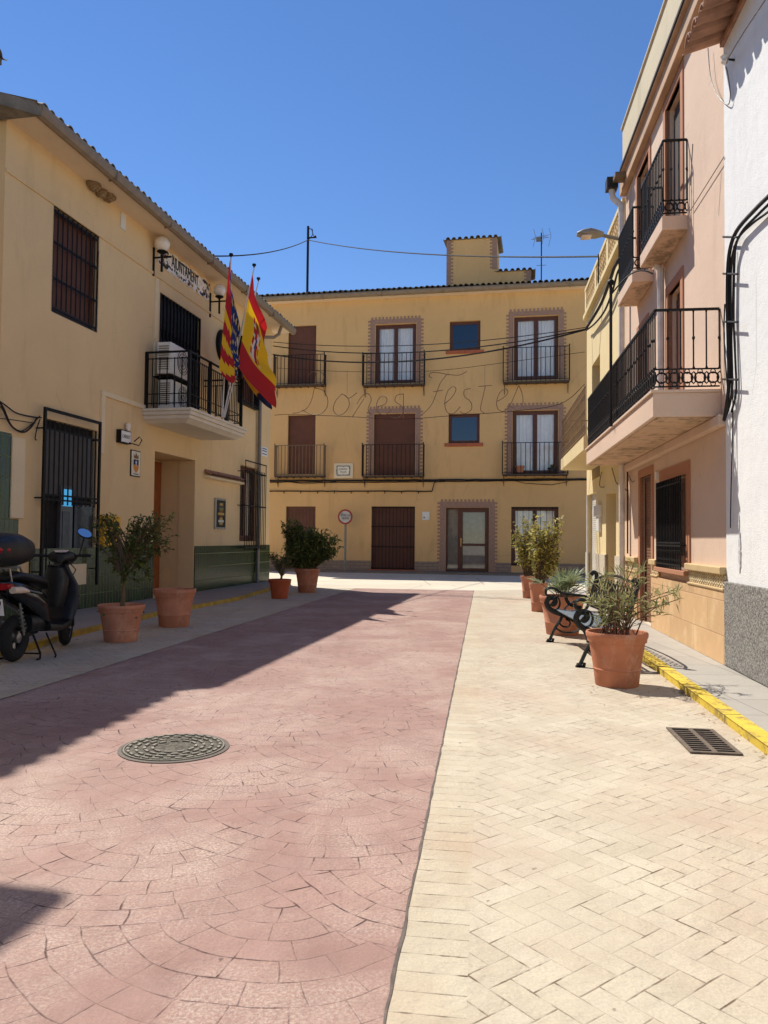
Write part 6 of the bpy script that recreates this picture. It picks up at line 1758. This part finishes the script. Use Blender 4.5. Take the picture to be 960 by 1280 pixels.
for o_ in list(sc.children):
    if o_.name.split('.')[0] in ('fork','handlebar_cover','grip','brake_lever','mirror_stem','front_mudguard') or (o_.name.startswith('wheel') and min(v.co.x for v in o_.data.vertices) > .8):
        for q_ in [o_]+list(o_.children):
            q_.data.transform(Matrix.Translation((1.05,0,0)) @ Matrix.Rotation(math.radians(17), 4, 'Z') @ Matrix.Translation((-1.05,0,0)))
# tail light, indicators, plate
mb = MB().loft([((-.37,0,.8),(0,.13,0),(0,0,.035)), ((-.3,0,.8),(0,.16,0),(0,0,.04))], 14, 2.6); mb.build('tail_light', 'redlens', sc, smooth=True)
for s in (-1, 1):
    MB().loft([((-.33,s*.155,.765),(.0,.035,0),(0,0,.035)), ((-.2,s*.185,.76),(0,.03,0),(0,0,.035)), ((-.06,s*.19,.74),(0,.01,0),(0,0,.012))], 12, 2.3).build('indicator', 'clearlens', sc, smooth=True)
    MB().tube([(-.04,s*.188,.745),(.2,s*.19,.70)], .009, 6).build('trim_strip', 'alu', sc)
mb = MB().loft([((-.33,0,.66),(0,.07,0),(.03,0,0)), ((-.4,0,.4),(0,.08,0),(.01,0,0))], 10, 4); mb.build('rear_mudguard', 'mattblack', sc, smooth=True)
pl = MB(); TT = Matrix.Translation((-.42,0,.6)) @ Matrix.Rotation(math.radians(-14), 4, 'Y'); pl.T = TT; pl.box(-.006,.0,-.115,.115,-.085,.085)
plate = pl.build('number_plate', 'whitepaint', sc)
MB().box(-.002,.0,.085,.105,-.07,.07)
tm = text_mesh('99', .105, 'lettering', 'ink', plate, (0,0,0))
tm.data.transform(Matrix.Rotation(-PI/2, 4, 'Z')); tm.data.transform(Matrix.Translation((-.009,-.05,.035))); tm.data.transform(TT)
# top case
mb = MB().loft([((-.6,0,1.16),(0,.14,0),(0,0,.1)), ((-.57,0,1.16),(0,.2,0),(0,0,.14)), ((-.4,0,1.17),(0,.24,0),(0,0,.175)), ((-.15,0,1.17),(0,.235,0),(0,0,.17)), ((.06,0,1.16),(0,.18,0),(0,0,.13)), ((.12,0,1.15),(0,.1,0),(0,0,.08))], 24, 2.6)
tc = mb.build('top_case', 'mattblack', sc, smooth=True)
MB().loft([((-.612,0,1.17),(0,.17,0),(0,0,.045)), ((-.5,0,1.17),(0,.226,0),(0,0,.05))], 14, 3).build('reflector', 'redlens', tc, smooth=True)
mb = MB()
for y in (-.1,.1): mb.tube([(-.5,y,.99),(-.1,y,.99),(0,y,.86)], .014, 6); mb.tube([(-.3,y,.99),(-.25,y,.84)], .012, 6)
mb.build('luggage_rack', 'alu', sc)
# engine block, exhaust, belt cover, swing arm, shock, stand
mb = MB().loft([((-.05,.06,.25),(0,.05,0),(0,0,.08)), ((.2,.07,.3),(0,.07,0),(0,0,.1)), ((.42,.05,.3),(0,.06,0),(0,0,.08))], 14, 3); mb.loft([((.15,-.02,.38),(0,.1,0),(0,0,.1)), ((.5,-.02,.36),(0,.08,0),(0,0,.09))], 12, 3); mb.build('engine', 'castiron', sc, smooth=True)
mb = MB().loft([((-.22,+.16,.36),(0,.04,0),(0,0,.05)), ((-.18,+.16,.35),(0,.06,0),(0,0,.07)), ((.12,+.15,.3),(0,.06,0),(0,0,.07)), ((.18,+.14,.28),(0,.03,0),(0,0,.03))], 16, 2.3); mb.tube([(.16,+.14,.28),(.35,.1,.22),(.48,0,.26)], .018, 6); mb.build('exhaust', 'castiron', sc, smooth=True)
MB().tube([(-.2,+.225,.39),(.02,+.22,.35)], .012, 6).build('heat_shield', 'alu', sc)
mb = MB(); h = [(0.02*math.cos(i*.9)-.0,0) for i in range(2)]
for s in (-.12,.13):
    mb.tube([(-.02,s,.28),(-.12,s,.62)], .012, 6); n_ = 30
    mb.tube([(-.02-.1*i/n_+.028*math.cos(i*1.3), s+.028*math.sin(i*1.3), .32+.26*i/n_) for i in range(n_)], .006, 4)
mb.build('shock_absorber', 'steel', sc)
mb = MB()
for s in (-1,1): mb.tube([(.3,s*.05,.24),(.26,s*.16,.05),(.18,s*.2,.012),(.1,s*.21,.012)], .012, 6)
mb.tube([(.26,-.16,.05),(.26,.16,.05)], .01, 6); mb.build('centre_stand', 'iron', sc)
mb = MB(); mb.tube([(.45,-.12,.25),(.34,-.3,.02),(.3,-.31,.012)], .01, 6); mb.build('side_stand', 'iron', sc)
mb = MB()
for s in (-1,1): mb.tube([(.93,s*.12,1.02),(1.05,s*.16,.92),(1.08,s*.08,.8)], .007, 5)
mb.build('brake_cables', 'cable', sc)

# ------------------------------------------------------------------ light
el = math.atan2(1, math.hypot(SD.x, SD.y))
su = bpy.data.lights.new('sun', 'SUN'); su.energy = 5.0; su.angle = math.radians(.53); su.color = (1, .955, .88)
so = bpy.data.objects.new('sun', su); COL.objects.link(so); so.rotation_euler = SD.to_track_quat('-Z', 'Y').to_euler(); so.location = (-10, 10, 20)
w = bpy.data.worlds.new('World'); SC.world = w; w.use_nodes = True; nt = w.node_tree; nt.nodes.clear()
sky = nt.nodes.new('ShaderNodeTexSky'); sky.sky_type = 'NISHITA'; sky.sun_disc = False
sky.sun_elevation = el; sky.sun_rotation = math.atan2(-SD.x, -SD.y); sky.altitude = 100; sky.air_density = 1.0; sky.dust_density = 0.0; sky.ozone_density = 5.0
bg = nt.nodes.new('ShaderNodeBackground'); bg.inputs[1].default_value = .113; ou = nt.nodes.new('ShaderNodeOutputWorld')
hs_ = nt.nodes.new('ShaderNodeHueSaturation'); hs_.inputs['Saturation'].default_value = 1.13; hs_.inputs['Hue'].default_value = .506; nt.links.new(sky.outputs[0], hs_.inputs['Color']); nt.links.new(hs_.outputs[0], bg.inputs[0]); nt.links.new(bg.outputs[0], ou.inputs[0])
SC.view_settings.view_transform = 'Standard'; SC.view_settings.look = 'None'; SC.view_settings.gamma = 1; SC.view_settings.exposure = 0.31
SC.view_settings.use_curve_mapping = False
SC.cycles.max_bounces = 8; SC.cycles.diffuse_bounces = 5; SC.cycles.glossy_bounces = 3; SC.cycles.transparent_max_bounces = 12
SC.cycles.use_denoising = True; SC.cycles.sample_clamp_indirect = 8
for n_ in ('label',): pass
